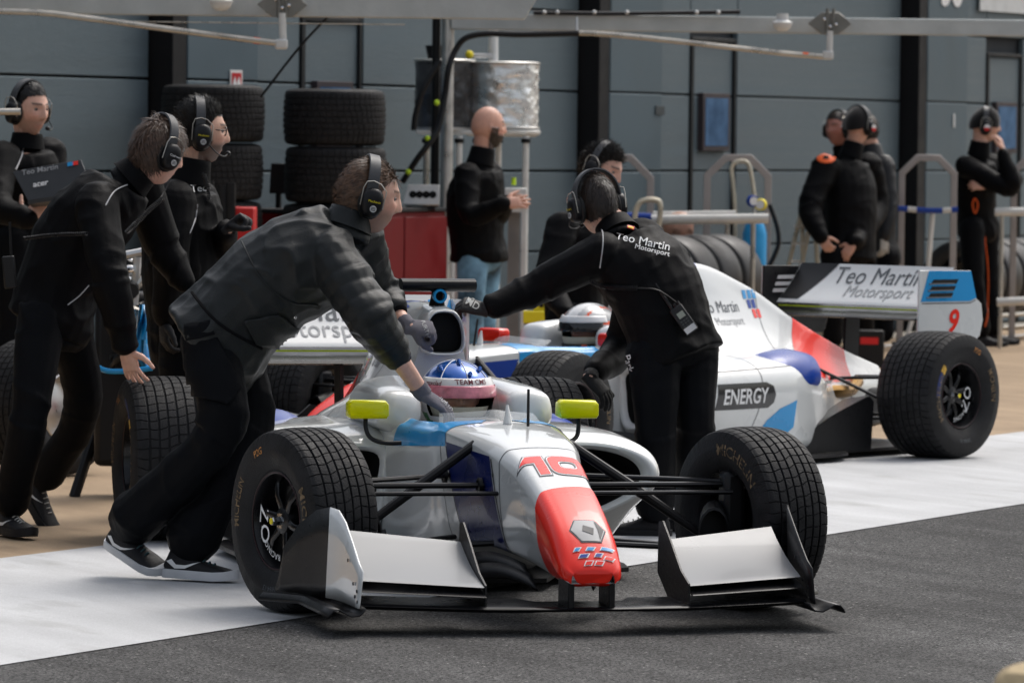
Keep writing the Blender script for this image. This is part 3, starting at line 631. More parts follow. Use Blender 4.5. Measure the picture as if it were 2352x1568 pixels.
    for s in (1,-1):
        rp = MB().prism([(-2.15,.05),(-2.2,.16),(-2.45,.25),(-2.72,.33),(-2.76,.3),(-2.74,.05)], frame((0,s*.60,0),(1,0,0),(0,0,1)), .012)
        rp.build('floor_fairing', CARB, c)
        MB().prism([(-2.1,.10),(-2.76,.62),(-2.7,.3),(-2.3,.12)], frame((0,0,.28),(1,0,0),(0,s,0)), .004)
        MB().grid([[V((-2.15,s*.55,.15)),V((-2.45,s*.50,.24)),V((-2.72,s*.44,.31))],[V((-2.2,s*.605,.17)),V((-2.45,s*.605,.255)),V((-2.72,s*.605,.335))]]).build('floor_ramp', CARB, c)
    # gearbox, exhausts, rear suspension
    body([(-2.7,[(0,.4),(.12,.39),(.17,.32),(.16,.2),(.1,.1),(0,.08)]),(-3.2,[(0,.37),(.1,.36),(.13,.3),(.12,.18),(.08,.1),(0,.09)]),(-3.65,[(0,.33),(.06,.32),(.08,.28),(.08,.2),(.05,.14),(0,.13)])], lin(-2.7,-3.65,10), 4).build('gearbox', BLK, c)
    for s in (1,-1):
        MB().tube(smoothpts([(-2.55,s*.28,.33),(-2.75,s*.33,.34),(-2.95,s*.30,.34),(-3.1,s*.24,.38)]), .034, 10).build('exhaust_pipe', mat('heat_gold', (.35,.2,.06), .35, .8, .3, 8), c)
        for a, b in (((-2.85,s*.14,.40),(-3.08,s*.62,.42)),((-3.25,s*.12,.40),(-3.1,s*.62,.42)),((-2.75,s*.16,.2),(-3.08,s*.62,.2)),((-3.35,s*.1,.2),(-3.12,s*.62,.2)),((-2.8,s*.16,.47),(-3.05,s*.6,.24))):
            MB().tube([a,b], .011, 8, flat=(.8,1.6)).build('rear_wishbone', BLK, c)
    # front suspension
    for s in (1,-1):
        w_ = s*.70
        for a, b, r in (((-.34,s*.215,.45),(.0,w_,.45),.0095),((.02,s*.17,.44),(.02,w_,.44),.0105),((-.3,s*.2,.235),(.0,w_,.21),.0095),((.1,s*.15,.245),(.02,w_,.21),.0105),((.14,s*.14,.42),(.13,w_,.42),.008)):
            MB().tube([a,b], r, 8, flat=(1,1.5)).build('wishbone', BLK, c)
        MB().tube([(-.12,s*.17,.575),(-.07,s*.40,.42),(-.01,s*.66,.24)], [.017,.019,.014], 10).build('push_rod', BLK, c)
        MB().lathe([(.028,0),(.028,.012),(.018,.016)], 14, Matrix.Translation((-.34,s*.222,.45)) @ Matrix.Rotation(0 if s>0 else pi,4,'X')).build('joint_cover', BLK, c)
        MB().lathe([(.028,0),(.028,.012),(.018,.016)], 14, Matrix.Translation((.02,s*.178,.44)) @ Matrix.Rotation(0 if s>0 else pi,4,'X')).build('joint_cover', BLK, c)
        # brake duct scoop
        sec = lambda k, x, y, z: [V((x, y+.05*k*math.cos(q), z+.075*k*math.sin(q)*(1.0 if math.sin(q)>0 else .8))) for q in lin(0,2*pi*15/16,15)]
        du = MB().grid([sec(.75,-.10,s*.70,.32),sec(1.0,.03,s*.66,.31),sec(1.1,.14,s*.63,.29),sec(1.15,.18,s*.62,.285),sec(1.02,.182,s*.62,.285),sec(.9,.12,s*.63,.29)], cv=True, cap=(1,1)).build('brake_duct', BLK, c)
        upr = MB().box((.02,s*.73,.32), (.10,.08,.34)).build('upright', BLK, c, bevel=.02)
        # mirrors
        mo = MB(); mr = [(a_*.9,b_) for a_,b_ in [(-.085,-.024),(-.072,-.034),(.075,-.034),(.085,-.022),(.084,.018),(.07,.032),(-.068,.034),(-.084,.022)]]
        Mm = frame((-.90,s*.395,.655), (0,1,0), (0,0,1))
        rows = [[Mm @ V((a*k,b*k,d_)) for a,b in mr] for k,d_ in ((.7,.052),(.93,.046),(1,.03),(1,-.02),(.97,-.03))]
        mo.grid(rows, cv=True, cap=(1,1)); mro = mo.build('mirror', mir, c, ang=50)
        MB().tube(smoothpts([(-.90,s*.40,.64),(-.89,s*.40,.585),(-.87,s*.385,.55),(-.84,s*.34,.535),(-.83,s*.28,.535)]), .0085, 8).build('mirror_stalk', BLK, mro)
    # pitot, antenna, windscreen, steering wheel
    MB().tube([(-.34,0,.63),(-.345,0,.66),(-.35,0,.70)], [.018,.012,.004], 10).build('pitot_cone', WHITE, c)
    MB().tube([(-.24,.05,.63),(-.26,.055,.76)], [.007,.006], 6, flat=(1,.8)).build('antenna', BLK, c)
    ws = MB().grid([[V((-.50-.10*abs(q)**2+.0, .19*q, .632-.015*abs(q))) for q in lin(-1,1,16)],[V((-.56-.12*abs(q)**2, .175*q, .672-.02*abs(q))) for q in lin(-1,1,16)]]).build('windscreen', mat('clear_screen', (.8,.85,.88), .04, 0, 0, 3, alpha=.22), c)
    MB().tube([V((-.68, .12*math.cos(q), .55+.07*math.sin(q))) for q in lin(0,2*pi,20)], .014, 8).build('steering_wheel', BLK, c)
    # rear wing
    def rwf(y): return (-3.36, .775, .30, -.78, .05, -.06)
    def rwm(y): return (-3.22, .712, .30, -.22, .07, -.04)
    flp = wing(rwf, lin(-.515,.515,8)); fb = flp.bvh(); fo = flp.build('rear_wing_flap', WHITE, c)
    wing(rwm, lin(-.515,.515,8)).build('rear_wing_plane', BLKG, c)
    MB().box((-3.375,0,.758), (.012,1.02,.008)).build('wing_strip', mat('lime_strip', (.5,.62,.02), .4), fo)
    fxf = lambda a,b: V((-2.9, a, b)); bk = (-1,0,0)
    decal('dark_panel', BLK, [poly([(-.51,.72),(-.39,.79),(-.25,.985),(-.51,.985)])], fxf, fb, bk, fo, .05, .003)
    v, f = text2d('Teo Martín', .125, bold=0, xs=1.06); v2, f2 = text2d('Motorsport', .085, xs=1.12)
    tx0, ts = (-.10,1.12) if num == '10' else (.06,1)
    decal('team_lettering', GTXT, [([(a*ts+tx0,b*ts+.925) for a,b in v],f)], fxf, fb, bk, fo, .05, .003)
    decal('team_lettering', LTXT, [([(a*ts+tx0+.06,b*ts+.835) for a,b in v2],f2)], fxf, fb, bk, fo, .05, .003)
    for m, a, b in ((CYAN,.40,.925),(CYAN,.49,.925),(BLUE,.37,.875),(BLUE,.46,.875),(RED,.39,.825),(RED,.465,.825)):
        decal('check_mark', m, [poly([(a,b),(a+.045,b),(a+.065,b+.04),(a+.02,b+.04)])], fxf, fb, bk, fo, .05, .003)
    for s in (1,-1):
        M = frame((0,s*.522,0),(1,0,0),(0,0,1)); eo = [(-3.25,.975),(-3.71,.968),(-3.74,.88),(-3.765,.815),(-3.81,.79),(-3.825,.70),(-3.80,.62),(-3.77,.60),(-3.24,.60)]
        re_ = MB().prism(eo, M, .012).build('rear_endplate', WHITE if s > 0 else CARB, c, bevel=.003)
        if s < 0: MB().prism([(a+.004 if a>-3.5 else a-.004,b) for a,b in eo], frame((0,s*.5301,0),(1,0,0),(0,0,1)), .003).build('outer_skin', WHITE, re_)
        def flat(nm, m, pts, off, fc=None):
            me = bpy.data.meshes.new(nm); me.from_pydata([V((a, s*(.522+off), b)) for a,b in pts], [], fc or [tuple(range(len(pts)))]); return link(nm, me, m, re_)
        o1 = .0075 if s > 0 else .0125
        flat('cyan_field', CYAN, [(-3.33,.973),(-3.708,.966),(-3.738,.88),(-3.76,.822),(-3.70,.805),(-3.26,.808)], o1)
        for k in range(3):
            z0 = .90-.036*k; flat('louvre', BLK, [(-3.32-.012*(2-k),z0),(-3.55-.012*(2-k)+.01*k,z0),(-3.57-.012*(2-k)+.01*k,z0+.024),(-3.345-.012*(2-k),z0+.024)], o1+.002)
            MB().box((-3.44+.01*k,s*(.522+o1+.003),z0+.002), (.22,.006,.005)).build('louvre_lip', mat('louvre_grey', (.2,.2,.2), .4), re_)
            if s < 0: flat('louvre', WHITE, [(-3.36+.02*k,z0),(-3.5+.02*k,z0),(-3.52+.02*k,z0+.02),(-3.37+.02*k,z0+.02)], -.0075)
        flat('pin_line', GREYL, [(-3.27,.796),(-3.70,.793),(-3.76,.81),(-3.76,.814),(-3.70,.798),(-3.27,.801)], o1)
        v, f = text2d(num[-1] if num == '9' else '10', .17, bold=.03, shear=.25)
        flat('race_number', RED, [(-3.56-s*a*1.1, .70+b) for a,b in v], o1+.001, f)
    for yy in (.0,): MB().prism([(-3.28,.35),(-3.30,.72),(-3.36,.73),(-3.42,.72),(-3.40,.35)], frame((0,yy,0),(1,0,0),(0,0,1)), .016).build('rear_wing_pylon', BLK, c)
    MB().box((-3.72,0,.30), (.05,.12,.07)).build('rain_light', mat('rain_light_red', (.3,.01,.01), .3), c, bevel=.006)
    # wheels
    tf, tr = 1.6063/2, 1.5327/2
    wheel(c, (0,-tf,.3212), False, -1, steer, 1.9); wheel(c, (0,tf,.3212), False, 1, steer, .8, face=False)
    wheel(c, (-3.1046,-tr,.3332), True, -1, 0, 2.2); wheel(c, (-3.1046,tr,.3332), True, 1, 0, .5)
    return c
car10 = make_car('racing_car', (.0678,17.4487,0), -1.3351, 'white open wheel racing car number 10 with red nose and yellow mirrors', .3173, '10', YEL)
car9 = make_car('racing_car', (-.3816,24.3108,0), -2.2875, 'blurred white racing car number 9 with red mirrors behind the mechanics', .1268, '9', RED)
# ------------------------------------------------------------------ people
def vnoise(p, seed=0):
    p = np.asarray(p, float); i = np.floor(p).astype(np.int64); f = p-i; f = f*f*(3-2*f)
    def h(a,b,c): 
        n = (a*374761393+b*668265263+c*2147483647+seed*974634541) & 0x7fffffff; n = (n^(n>>13))*1274126177 & 0x7fffffff
        return ((n^(n>>16)) & 0xffff)/65535.0
    r = 0
    for dx in (0,1):
        for dy in (0,1):
            for dz in (0,1):
                wgt = np.where(dx, f[:,0], 1-f[:,0])*np.where(dy, f[:,1], 1-f[:,1])*np.where(dz, f[:,2], 1-f[:,2])
                r = r+wgt*h(i[:,0]+dx, i[:,1]+dy, i[:,2]+dz)
    return r
def blob(mb, vox, smooth=3):
    me = bpy.data.meshes.new('b'); me.from_pydata(mb.v, [], mb.f)
    bm = bmesh.new(); bm.from_mesh(me); bmesh.ops.recalc_face_normals(bm, faces=bm.faces); bm.to_mesh(me); bm.free()
    o = bpy.data.objects.new('b', me); COL.objects.link(o)
    r = o.modifiers.new('r','REMESH'); r.mode = 'VOXEL'; r.voxel_size = vox
    if smooth: q = o.modifiers.new('s','SMOOTH'); q.factor = .5; q.iterations = smooth
    out = bpy.data.meshes.new_from_object(o.evaluated_get(bpy.context.evaluated_depsgraph_get()))
    bpy.data.objects.remove(o); bpy.data.meshes.remove(me); out.shade_smooth(); return out
def vco(me): a = np.empty(len(me.vertices)*3); me.vertices.foreach_get('co', a); return a.reshape(-1,3)
def vno(me): a = np.empty(len(me.vertices)*3); me.vertices.foreach_get('normal', a); return a.reshape(-1,3)
def setco(me, a): me.vertices.foreach_set('co', a.ravel()); me.update()
def wrinkle(me, bones, amp, freq=16, seed=0, base=.35, quilt=0):
    """folds across each bone, deeper near the joints"""
    co = vco(me); no = vno(me); best = np.full(len(co), 1e9); t_ = np.zeros(len(co)); L_ = np.zeros(len(co)); ax = np.zeros_like(co); idx = np.zeros(len(co))
    for k, (a,b) in enumerate(bones):
        a = np.array(a); b = np.array(b); d = b-a; L = np.linalg.norm(d); d = d/L
        t = np.clip((co-a)@d, 0, L); dist = np.linalg.norm(co-a-t[:,None]*d, axis=1); m = dist < best
        best[m] = dist[m]; t_[m] = ((co-a)@d)[m]; L_[m] = L; ax[m] = d; idx[m] = k
    perp = co-ax*np.sum(co*ax,1)[:,None]
    warp = (vnoise(co*4, seed+5)-.5)*.22
    q = perp*7+ax*((t_+warp)*freq)[:,None]+idx[:,None]*3.7
    n1 = 1-np.abs(2*vnoise(q, seed)-1); n2 = 1-np.abs(2*vnoise(q*2.1+9, seed+1)-1)
    j = np.minimum(np.abs(t_), np.abs(L_-t_)); g = base+(1-base)*np.exp(-(j/.09)**2)
    big = (vnoise(co*4, seed+8)-.5)*.5
    w = (n1**2.4-.3+.15*(n2**3-.25)+big*.6)*amp*g
    if quilt: w = w+np.where((idx < 4)&(idx > -1), (np.abs(np.sin((t_+warp*.25)*pi/.055))**.7-.6)*quilt*np.clip(t_/.12+(idx > 1),0,1), 0)
    setco(me, co+no*w[:,None])
    ne = len(me.edges); e = np.empty(ne*2, np.int64); me.edges.foreach_get('vertices', e); e = e.reshape(-1,2); c = vco(me)
    for _ in range(3):
        acc = np.zeros_like(c); cnt = np.zeros(len(c)); np.add.at(acc, e[:,0], c[e[:,1]]); np.add.at(acc, e[:,1], c[e[:,0]]); np.add.at(cnt, e.ravel(), 1); c = c*.5+.5*acc/np.maximum(cnt,1)[:,None]
    setco(me, c)
def ringloft(mb, rings, n=20):
    """rings (centre, axis_a, axis_b, ra, rb)"""
    rows = []
    for c,a,b,ra,rb in rings:
        rows.append([V(c)+V(a)*(ra*math.cos(q))+V(b)*(rb*math.sin(q)) for q in [2*pi*k/n for k in range(n)]])
    return mb.grid(rows, cv=True, cap=(1,1))
def lerp(a, b, t): return V(a)*(1-t)+V(b)*t
def limb(mb, pts, rad, n=14):
    pp = smoothpts(pts, 5); rr = []
    for i in range(len(pp)): rr.append(float(np.interp(i/(len(pp)-1)*(len(rad)-1), range(len(rad)), rad)))
    mb.tube(pp, rr, n)
    mb.ell(pts[0], (rr[0],)*3, 12); mb.ell(pts[-1], (rr[-1]*.98,)*3, 12)
def torso(mb, J, g=0, top=True, hem=-.05, k=1, bulk=0):
    pc = lerp(J['hL'],J['hR'],.5); sc = lerp(J['sL'],J['sR'],.5); n = J['n']; sp = (sc-pc).normalized()
    ha = (J['hL']-J['hR']).normalized(); sa = (J['sL']-J['sR']).normalized(); W = (J['sL']-J['sR']).length/2
    fw = sa.cross(sp).normalized()
    rg = []
    bend = J.get('bend', .03)
    for t, ra, rb in ((hem/ (sc-pc).length,.165,.125),(0,.17,.125),(.22,.158,.115),(.5,.165,.122),(.75,.175,.125),(.93,.165,.105),(1.04,.11,.085)):
        a = lerp(ha,sa,max(0,min(1,t))).normalized(); a = (a-sp*a.dot(sp)).normalized(); b = sp.cross(a)
        c = pc+(sc-pc)*t-fw*(bend*math.sin(max(0,min(1,t))*pi))
        rg.append((c, a, b, (ra+g+bulk*.75)*k, (rb+g+bulk)*k))
    ringloft(mb, rg)
    for s in ('sL','sR'): mb.ell(lerp(J[s],sc,.12), (.066+g,)*3, 14)
    mb.tube([lerp(sc,n,.2), n], [.075+g*.6,.062+g*.3], 14)
    return pc, sc, fw
HFD = {}
def head_frame(J):
    f = V(J['f']).normalized(); u = V(J.get('u',(0,0,1))); u = (u-f*u.dot(f)).normalized(); s = u.cross(f)   # s = person's left
    return Matrix(((f.x,s.x,u.x),(f.y,s.y,u.y),(f.z,s.z,u.z)))
def head_pt(d):
    """surface of the head in head axes (f, left, up) for unit direction arrays"""
    x, y, z = d[:,0]*.102, d[:,1]*.079, d[:,2]*.122
    sm = lambda t: np.clip(t,0,1)**2*(3-2*np.clip(t,0,1))
    y = y*(1-.24*sm(-z/.12)); x = np.where((x<0)&(z<-.02), x*(1-.5*sm((-z-.02)/.09)), x); x = np.where((x>0)&(z<-.05), x*(1-.1*sm((-z-.05)/.07))+.012*sm((-z-.05)/.06), x)
    fr = (x>.03)
    t = np.clip((.034-z)/.058, 0, 1); nose = .027*t**.9*np.exp(-(y/(.008+.007*t))**2)*np.where(z<-.026, np.exp(-((z+.026)/.008)**2), 1)
    br = .006*np.exp(-((z-.034)/.012)**2-(y/.05)**2)
    ey = -.011*np.exp(-((np.abs(y)-.032)/.015)**2-((z-.012)/.013)**2)
    lp = .007*np.exp(-(y/.024)**2-((z+.062)/.007)**2)+.006*np.exp(-(y/.02)**2-((z+.076)/.007)**2)-.004*np.exp(-(y/.022)**2-((z+.0685)/.003)**2)
    ch = .009*np.exp(-(y/.024)**2-((z+.104)/.016)**2); ck = .004*np.exp(-((np.abs(y)-.045)/.02)**2-((z+.02)/.02)**2)
    x = x+np.where(fr, nose+br+ey+lp+ch+ck, 0)
    return np.stack([x,y,z],1)
def add_head(mb, J, sc=1.06):
    M = head_frame(J); n, m = 48, 56; h = J['h']
    th = np.linspace(-pi/2+.03, pi/2-.03, n); ph = np.linspace(0, 2*pi, m, endpoint=False)
    d = np.array([[math.cos(a)*math.cos(b), math.cos(a)*math.sin(b), math.sin(a)] for a in th for b in ph])
    p = head_pt(d)*sc
    rows = [[h+M @ V(p[i*m+j]) for j in range(m)] for i in range(n)]
    mb.grid(rows, cv=True, cap=(1,1))
    for s in (-1,1): mb.ell(h+M @ V((-.008,s*.082,-.004)), (.018,.010,.032), 12, M)
    nk = lerp(J['n'], lerp(J['sL'],J['sR'],.5), .25)
    mb.tube([nk, lerp(J['n'],h,.25), h+M @ V((-.025,0,-.06)), h+M @ V((-.02,0,-.02))], [.070,.064,.062,.052], 16)
def add_hand(mb, w, f, pn, left, curl=(.3,.4,.3), spread=.06, th=(.6,.75,.2), g=0, k=1.0):
    f = V(f).normalized(); pn = V(pn); pn = (pn-f*pn.dot(f)).normalized(); lat = pn.cross(f) if left else f.cross(pn)
    w = V(w); rows = []
    for t, a, b in ((-.02,.029,.022),(.0,.03,.021),(.035,.040,.019),(.07,.043,.016),(.095,.041,.013)): rows.append((w+f*t*k, lat, pn, (a+g)*k, (b+g)*k))
    ringloft(mb, rows, 16)
    tips = []
    for i, (o, L) in enumerate(((.031,.074),(.0105,.082),(-.0105,.076),(-.030,.060))):
        cu = curl[i] if hasattr(curl[0],'__len__') else curl
        p = w+f*(.088 if i in (1,2) else .082)*k+lat*o*k; d0 = (f+lat*(spread*(1.5-i))).normalized(); a = 0; pts = [p-d0*.015]; 
        pts.append(p)
        for c_, q in zip(cu, (.46,.30,.24)):
            a += c_; p = p+(d0*math.cos(a)+pn*math.sin(a))*(L*q*k); pts.append(p)
        mb.tube(smoothpts(pts,3), [float(np.interp(j, [0,12], [.0102+g,.0078+g]))*k for j in range((len(pts)-1)*3+1)], 9); mb.ell(p, ((.008+g)*k,)*3, 8); tips.append(p)
    p = w+f*.022*k+lat*.026*k; d = (f*th[0]+lat*th[1]+pn*th[2]).normalized(); p1 = p+d*.045*k; d2 = (f*(th[0]+.35)+lat*(th[1]-.25)+pn*(th[2]+.1)).normalized(); p2 = p1+d2*.034*k; p3 = p2+(d2*.9+f*.3).normalized()*.026*k
    mb.tube(smoothpts([p,p1,p2,p3],3), [(.0145+g)*k]*4+[(.0115+g)*k]*3+[(.009+g)*k]*3, 9); mb.ell(p3, ((.0088+g)*k,)*3, 8)
    return tips
SKIN = {}
def skin_mat(name, col, beard, lips, brow):
    M = bpy.data.materials.new(name); M.use_nodes = True; t = M.node_tree; b = t.nodes['Principled BSDF']
    at = t.nodes.new('ShaderNodeAttribute'); at.attribute_name = 'tint'
    nz = t.nodes.new('ShaderNodeTexNoise'); nz.inputs['Scale'].default_value = 60
    mr = t.nodes.new('ShaderNodeMapRange'); mr.inputs[3].default_value = .82; mr.inputs[4].default_value = 1.15; t.links.new(nz.outputs[0], mr.inputs[0])
    mx = t.nodes.new('ShaderNodeMix'); mx.data_type = 'RGBA'; mx.blend_type = 'MULTIPLY'; mx.inputs[0].default_value = 1
    t.links.new(at.outputs['Color'], mx.inputs[6]); t.links.new(mr.outputs[0], mx.inputs[7]); t.links.new(mx.outputs[2], b.inputs['Base Color'])
    b.inputs['Roughness'].default_value = .48; b.inputs['Subsurface Weight'].default_value = .12; b.inputs['Subsurface Radius'].default_value = (.02,.008,.004)
    b.inputs['Subsurface Scale'].default_value = .3
    return M
SKM = skin_mat('skin', None, None, None, None)
def cloth(name, c, r=.75, sheen=.02, spec=.05, **k): return mat(name, c, r, 0, .15, 10, bump=.25, bs=220, sheen=sheen, spec=spec, **k)
CLB = cloth('black_softshell', (.0035,.0035,.0041), .55, .0, .07); CLT = cloth('black_work_trousers', (.0038,.0043,.0056), .6, .0, .07); CLG = cloth('dark_green_padded_nylon', (.0165,.0185,.019), .40, .0, .2)
CLF = cloth('black_fleece', (.008,.008,.009), .95, .4); JEAN = mat('washed_denim', (.15,.28,.39), .85, 0, .75, 6, bump=.2, bs=200)
RIBK = cloth('ribbed_cuff', (.006,.006,.007), .9); PIPE = mat('reflective_piping', (.4,.4,.41), .5); GLV = mat('grey_knit_glove', (.12,.115,.135), .85, 0, .15, 30, bump=.3, bs=500); GLVB = mat('black_glove', (.012,.012,.013), .6, 0, .2, 30, bump=.3, bs=300)
HAIRM = {}
def hairmat(n, c): return mat('hair_'+n, c, .42, 0, .45, 60, spec=.4)
def make_hair(J, col, name, length=.035, flow=(-.5,0,.3), n=2600, up=.25, top=.066, sc=1.06, curl=0, parent=None, sides=.0, back=-.07, width=.0019):
    M = head_frame(J); h = J['h']; rg = random.Random(hash(name) % 1000 if 0 else len(name)*7+3)
    mb = MB(); nn, mm = 34, 44
    th = np.linspace(-pi/2+.03, pi/2-.03, nn); ph = np.linspace(0, 2*pi, mm, endpoint=False)
    d = np.array([[math.cos(a)*math.cos(b), math.cos(a)*math.sin(b), math.sin(a)] for a in th for b in ph]); p = head_pt(d)
    def line(x, y):                                     # lowest z with hair
        a = math.atan2(abs(y), x); return float(np.interp(a, [0,.6,1.05,1.35,1.6,2.1,pi], [top,top-.004,.045,.0+sides,-.012+sides,back+.01,back]))
    keep = np.array([p[i,2] > line(p[i,0], p[i,1]) for i in range(len(p))])
    off = 1.012+.03*vnoise(p*50, 3)
    pts = [h+M @ V(q*sc*k) for q, k in zip(p, off)]
    fs = []
    for i in range(nn-1):
        for j in range(mm):
            q = (i*mm+j,(i+1)*mm+j,(i+1)*mm+(j+1)%mm,i*mm+(j+1)%mm)
            if all(keep[k] for k in q): fs.append(q)
    tp = [(nn-1)*mm+j for j in range(mm)]; fs.append(tuple(tp))
    used = sorted({k for q in fs for k in q}); ix = {k:i for i,k in enumerate(used)}
    mb.add([pts[k] for k in used], [tuple(ix[k] for k in q) for q in fs])
    fl = V(flow); vs = []; fc = []
    k = 0
    n = int(n*1.9)
    while k < n:
        a = rg.uniform(-pi,pi); z = rg.uniform(-.75,1); r = math.sqrt(max(0,1-z*z)); q = head_pt(np.array([[r*math.cos(a), r*math.sin(a), z]]))[0]
        if q[2] < line(q[0],q[1])+.003: continue
        k += 1; nrm = V((q[0]/.0104,q[1]/.0062,q[2]/.0149)).normalized(); root = V(q)*sc*1.015
        dr = fl+V((rg.uniform(-.35,.35),rg.uniform(-.35,.35),rg.uniform(-.35,.35))); dr = (dr-nrm*dr.dot(nrm)); dr = (dr.normalized()+nrm*up*rg.uniform(.4,1.3)).normalized()
        L = length*rg.uniform(.6,1.25); sd = dr.cross(nrm).normalized()*width*rg.uniform(.6,1.2); pp = [root]; 
        for t in (1,2,3):
            d2 = (dr-nrm*(.07*t*(1-curl))+V((rg.uniform(-1,1),rg.uniform(-1,1),rg.uniform(-1,1)))*(curl*.9)).normalized(); pp.append(pp[-1]+d2*(L/3))
        b0 = len(vs)
        for t, w_ in zip(range(4), (1,1,.7,.1)): vs += [h+M @ (pp[t]+sd*w_), h+M @ (pp[t]-sd*w_)]
        fc += [(b0+2*t,b0+2*t+1,b0+2*t+3,b0+2*t+2) for t in range(3)]
    mb.add(vs, fc); me = bpy.data.meshes.new('hair'); me.from_pydata(mb.v, [], mb.f); me.shade_smooth()
    o = link('hair', me, hairmat(name, col), parent, world=True); struct(o, 'stuff'); return o
def make_headset(J, parent, mic=0, logo=True, text='Mechanic', tcol=None, sc=1.1, band=BLK, wide=1.0):
    M = head_frame(J); h = J['h']; W = lambda x,y,z: h+M @ V((x*sc, y*sc, z*sc))
    hs = empty('headset', h); hs.parent = parent; hs.matrix_parent_inverse = WM(parent).inverted()
    rows = []
    for t in lin(-.12, pi+.12, 26):
        y = .098*math.cos(t); z = .03+.108*math.sin(t); dx = -.012+.0*z
        nx = V((0,math.cos(t),math.sin(t)))
        rows.append([W(dx+a, y+nx.y*b, z+nx.z*b) for a,b in ((-.019*wide,0),(-.017*wide,.006),(.017*wide,.006),(.019*wide,0),(.015*wide,-.004),(-.015*wide,-.004))])
    MB().grid(rows, cv=True, cap=(1,1)).build('headband', mat('headband_grey', (.05,.052,.056), .42, 0, .1), hs, world=True)
    for s in (-1,1):
        cu = MB(); rr = []
        for d_, k in ((.078,.86),(.086,.98),(.094,1.0),(.106,.98),(.116,.90),(.122,.74),(.1245,.45),(.125,.08)):
            rr.append([W(-.004+.038*k*math.copysign(abs(math.cos(q))**.85,math.cos(q)), s*d_, -.016+.052*k*math.copysign(abs(math.sin(q))**.85,math.sin(q))) for q in [2*pi*i/24 for i in range(24)]])
        cu.grid(rr, cv=True, cap=(1,1)); co = cu.build('ear_cup', BLK, hs, world=True)
        MB().tube([W(-.004+.036*math.cos(q), s*.080, -.016+.050*math.sin(q)) for q in lin(0,2*pi,20)], .010, 8).build('ear_cushion', mat('cushion_vinyl', (.012,.012,.012), .5), co, world=True)
        MB().tube([W(-.043,s*.108,-.03),W(-.044,s*.112,.03),W(-.036,s*.113,.052),W(-.012,s*.106,.058),W(.012,s*.113,.052),W(.036,s*.112,.03),W(.035,s*.108,-.03)], .0022, 6).build('wire_yoke', STEEL, co, world=True)
        if logo:
            M4 = frame(W(0,s*.127,-.035), M @ V((-s,0,0)), M @ V((0,0,1)))
            MB().prism([(.0125*math.cos(q),.0125*math.sin(q)) for q in lin(0,2*pi*17/18,17)], M4, .003).build('cup_badge', mat('badge_grey_white', (.5,.5,.5), .5), co, world=True)
            for zz in (-.005,0,.005): MB().box((0,zz,.002), (.017,.0022,.001), M4).build('badge_bar', BLK, co, world=True)
            v, f = text2d(text, .0125); me = bpy.data.meshes.new('cup_lettering'); M5 = frame(W(0,s*.1275,-.010), M @ V((-s,0,0)), M @ V((0,0,1)))
            me.from_pydata([M5 @ V((a,b,.0)) for a,b in v], [], f); link('cup_lettering', me, tcol or YELT, co, world=True)
    if mic:
        s = mic
        MB().tube(smoothpts([W(.02,s*.112,-.04),W(.06,s*.105,-.075),W(.095,s*.06,-.085),W(.112,s*.03,-.075)]), .0028, 6).build('mic_boom', BLK, hs, world=True)
        MB().ell(W(.115,s*.022,-.073), (.013,.011,.011), 10).build('microphone', BLK, hs, world=True)
    return hs
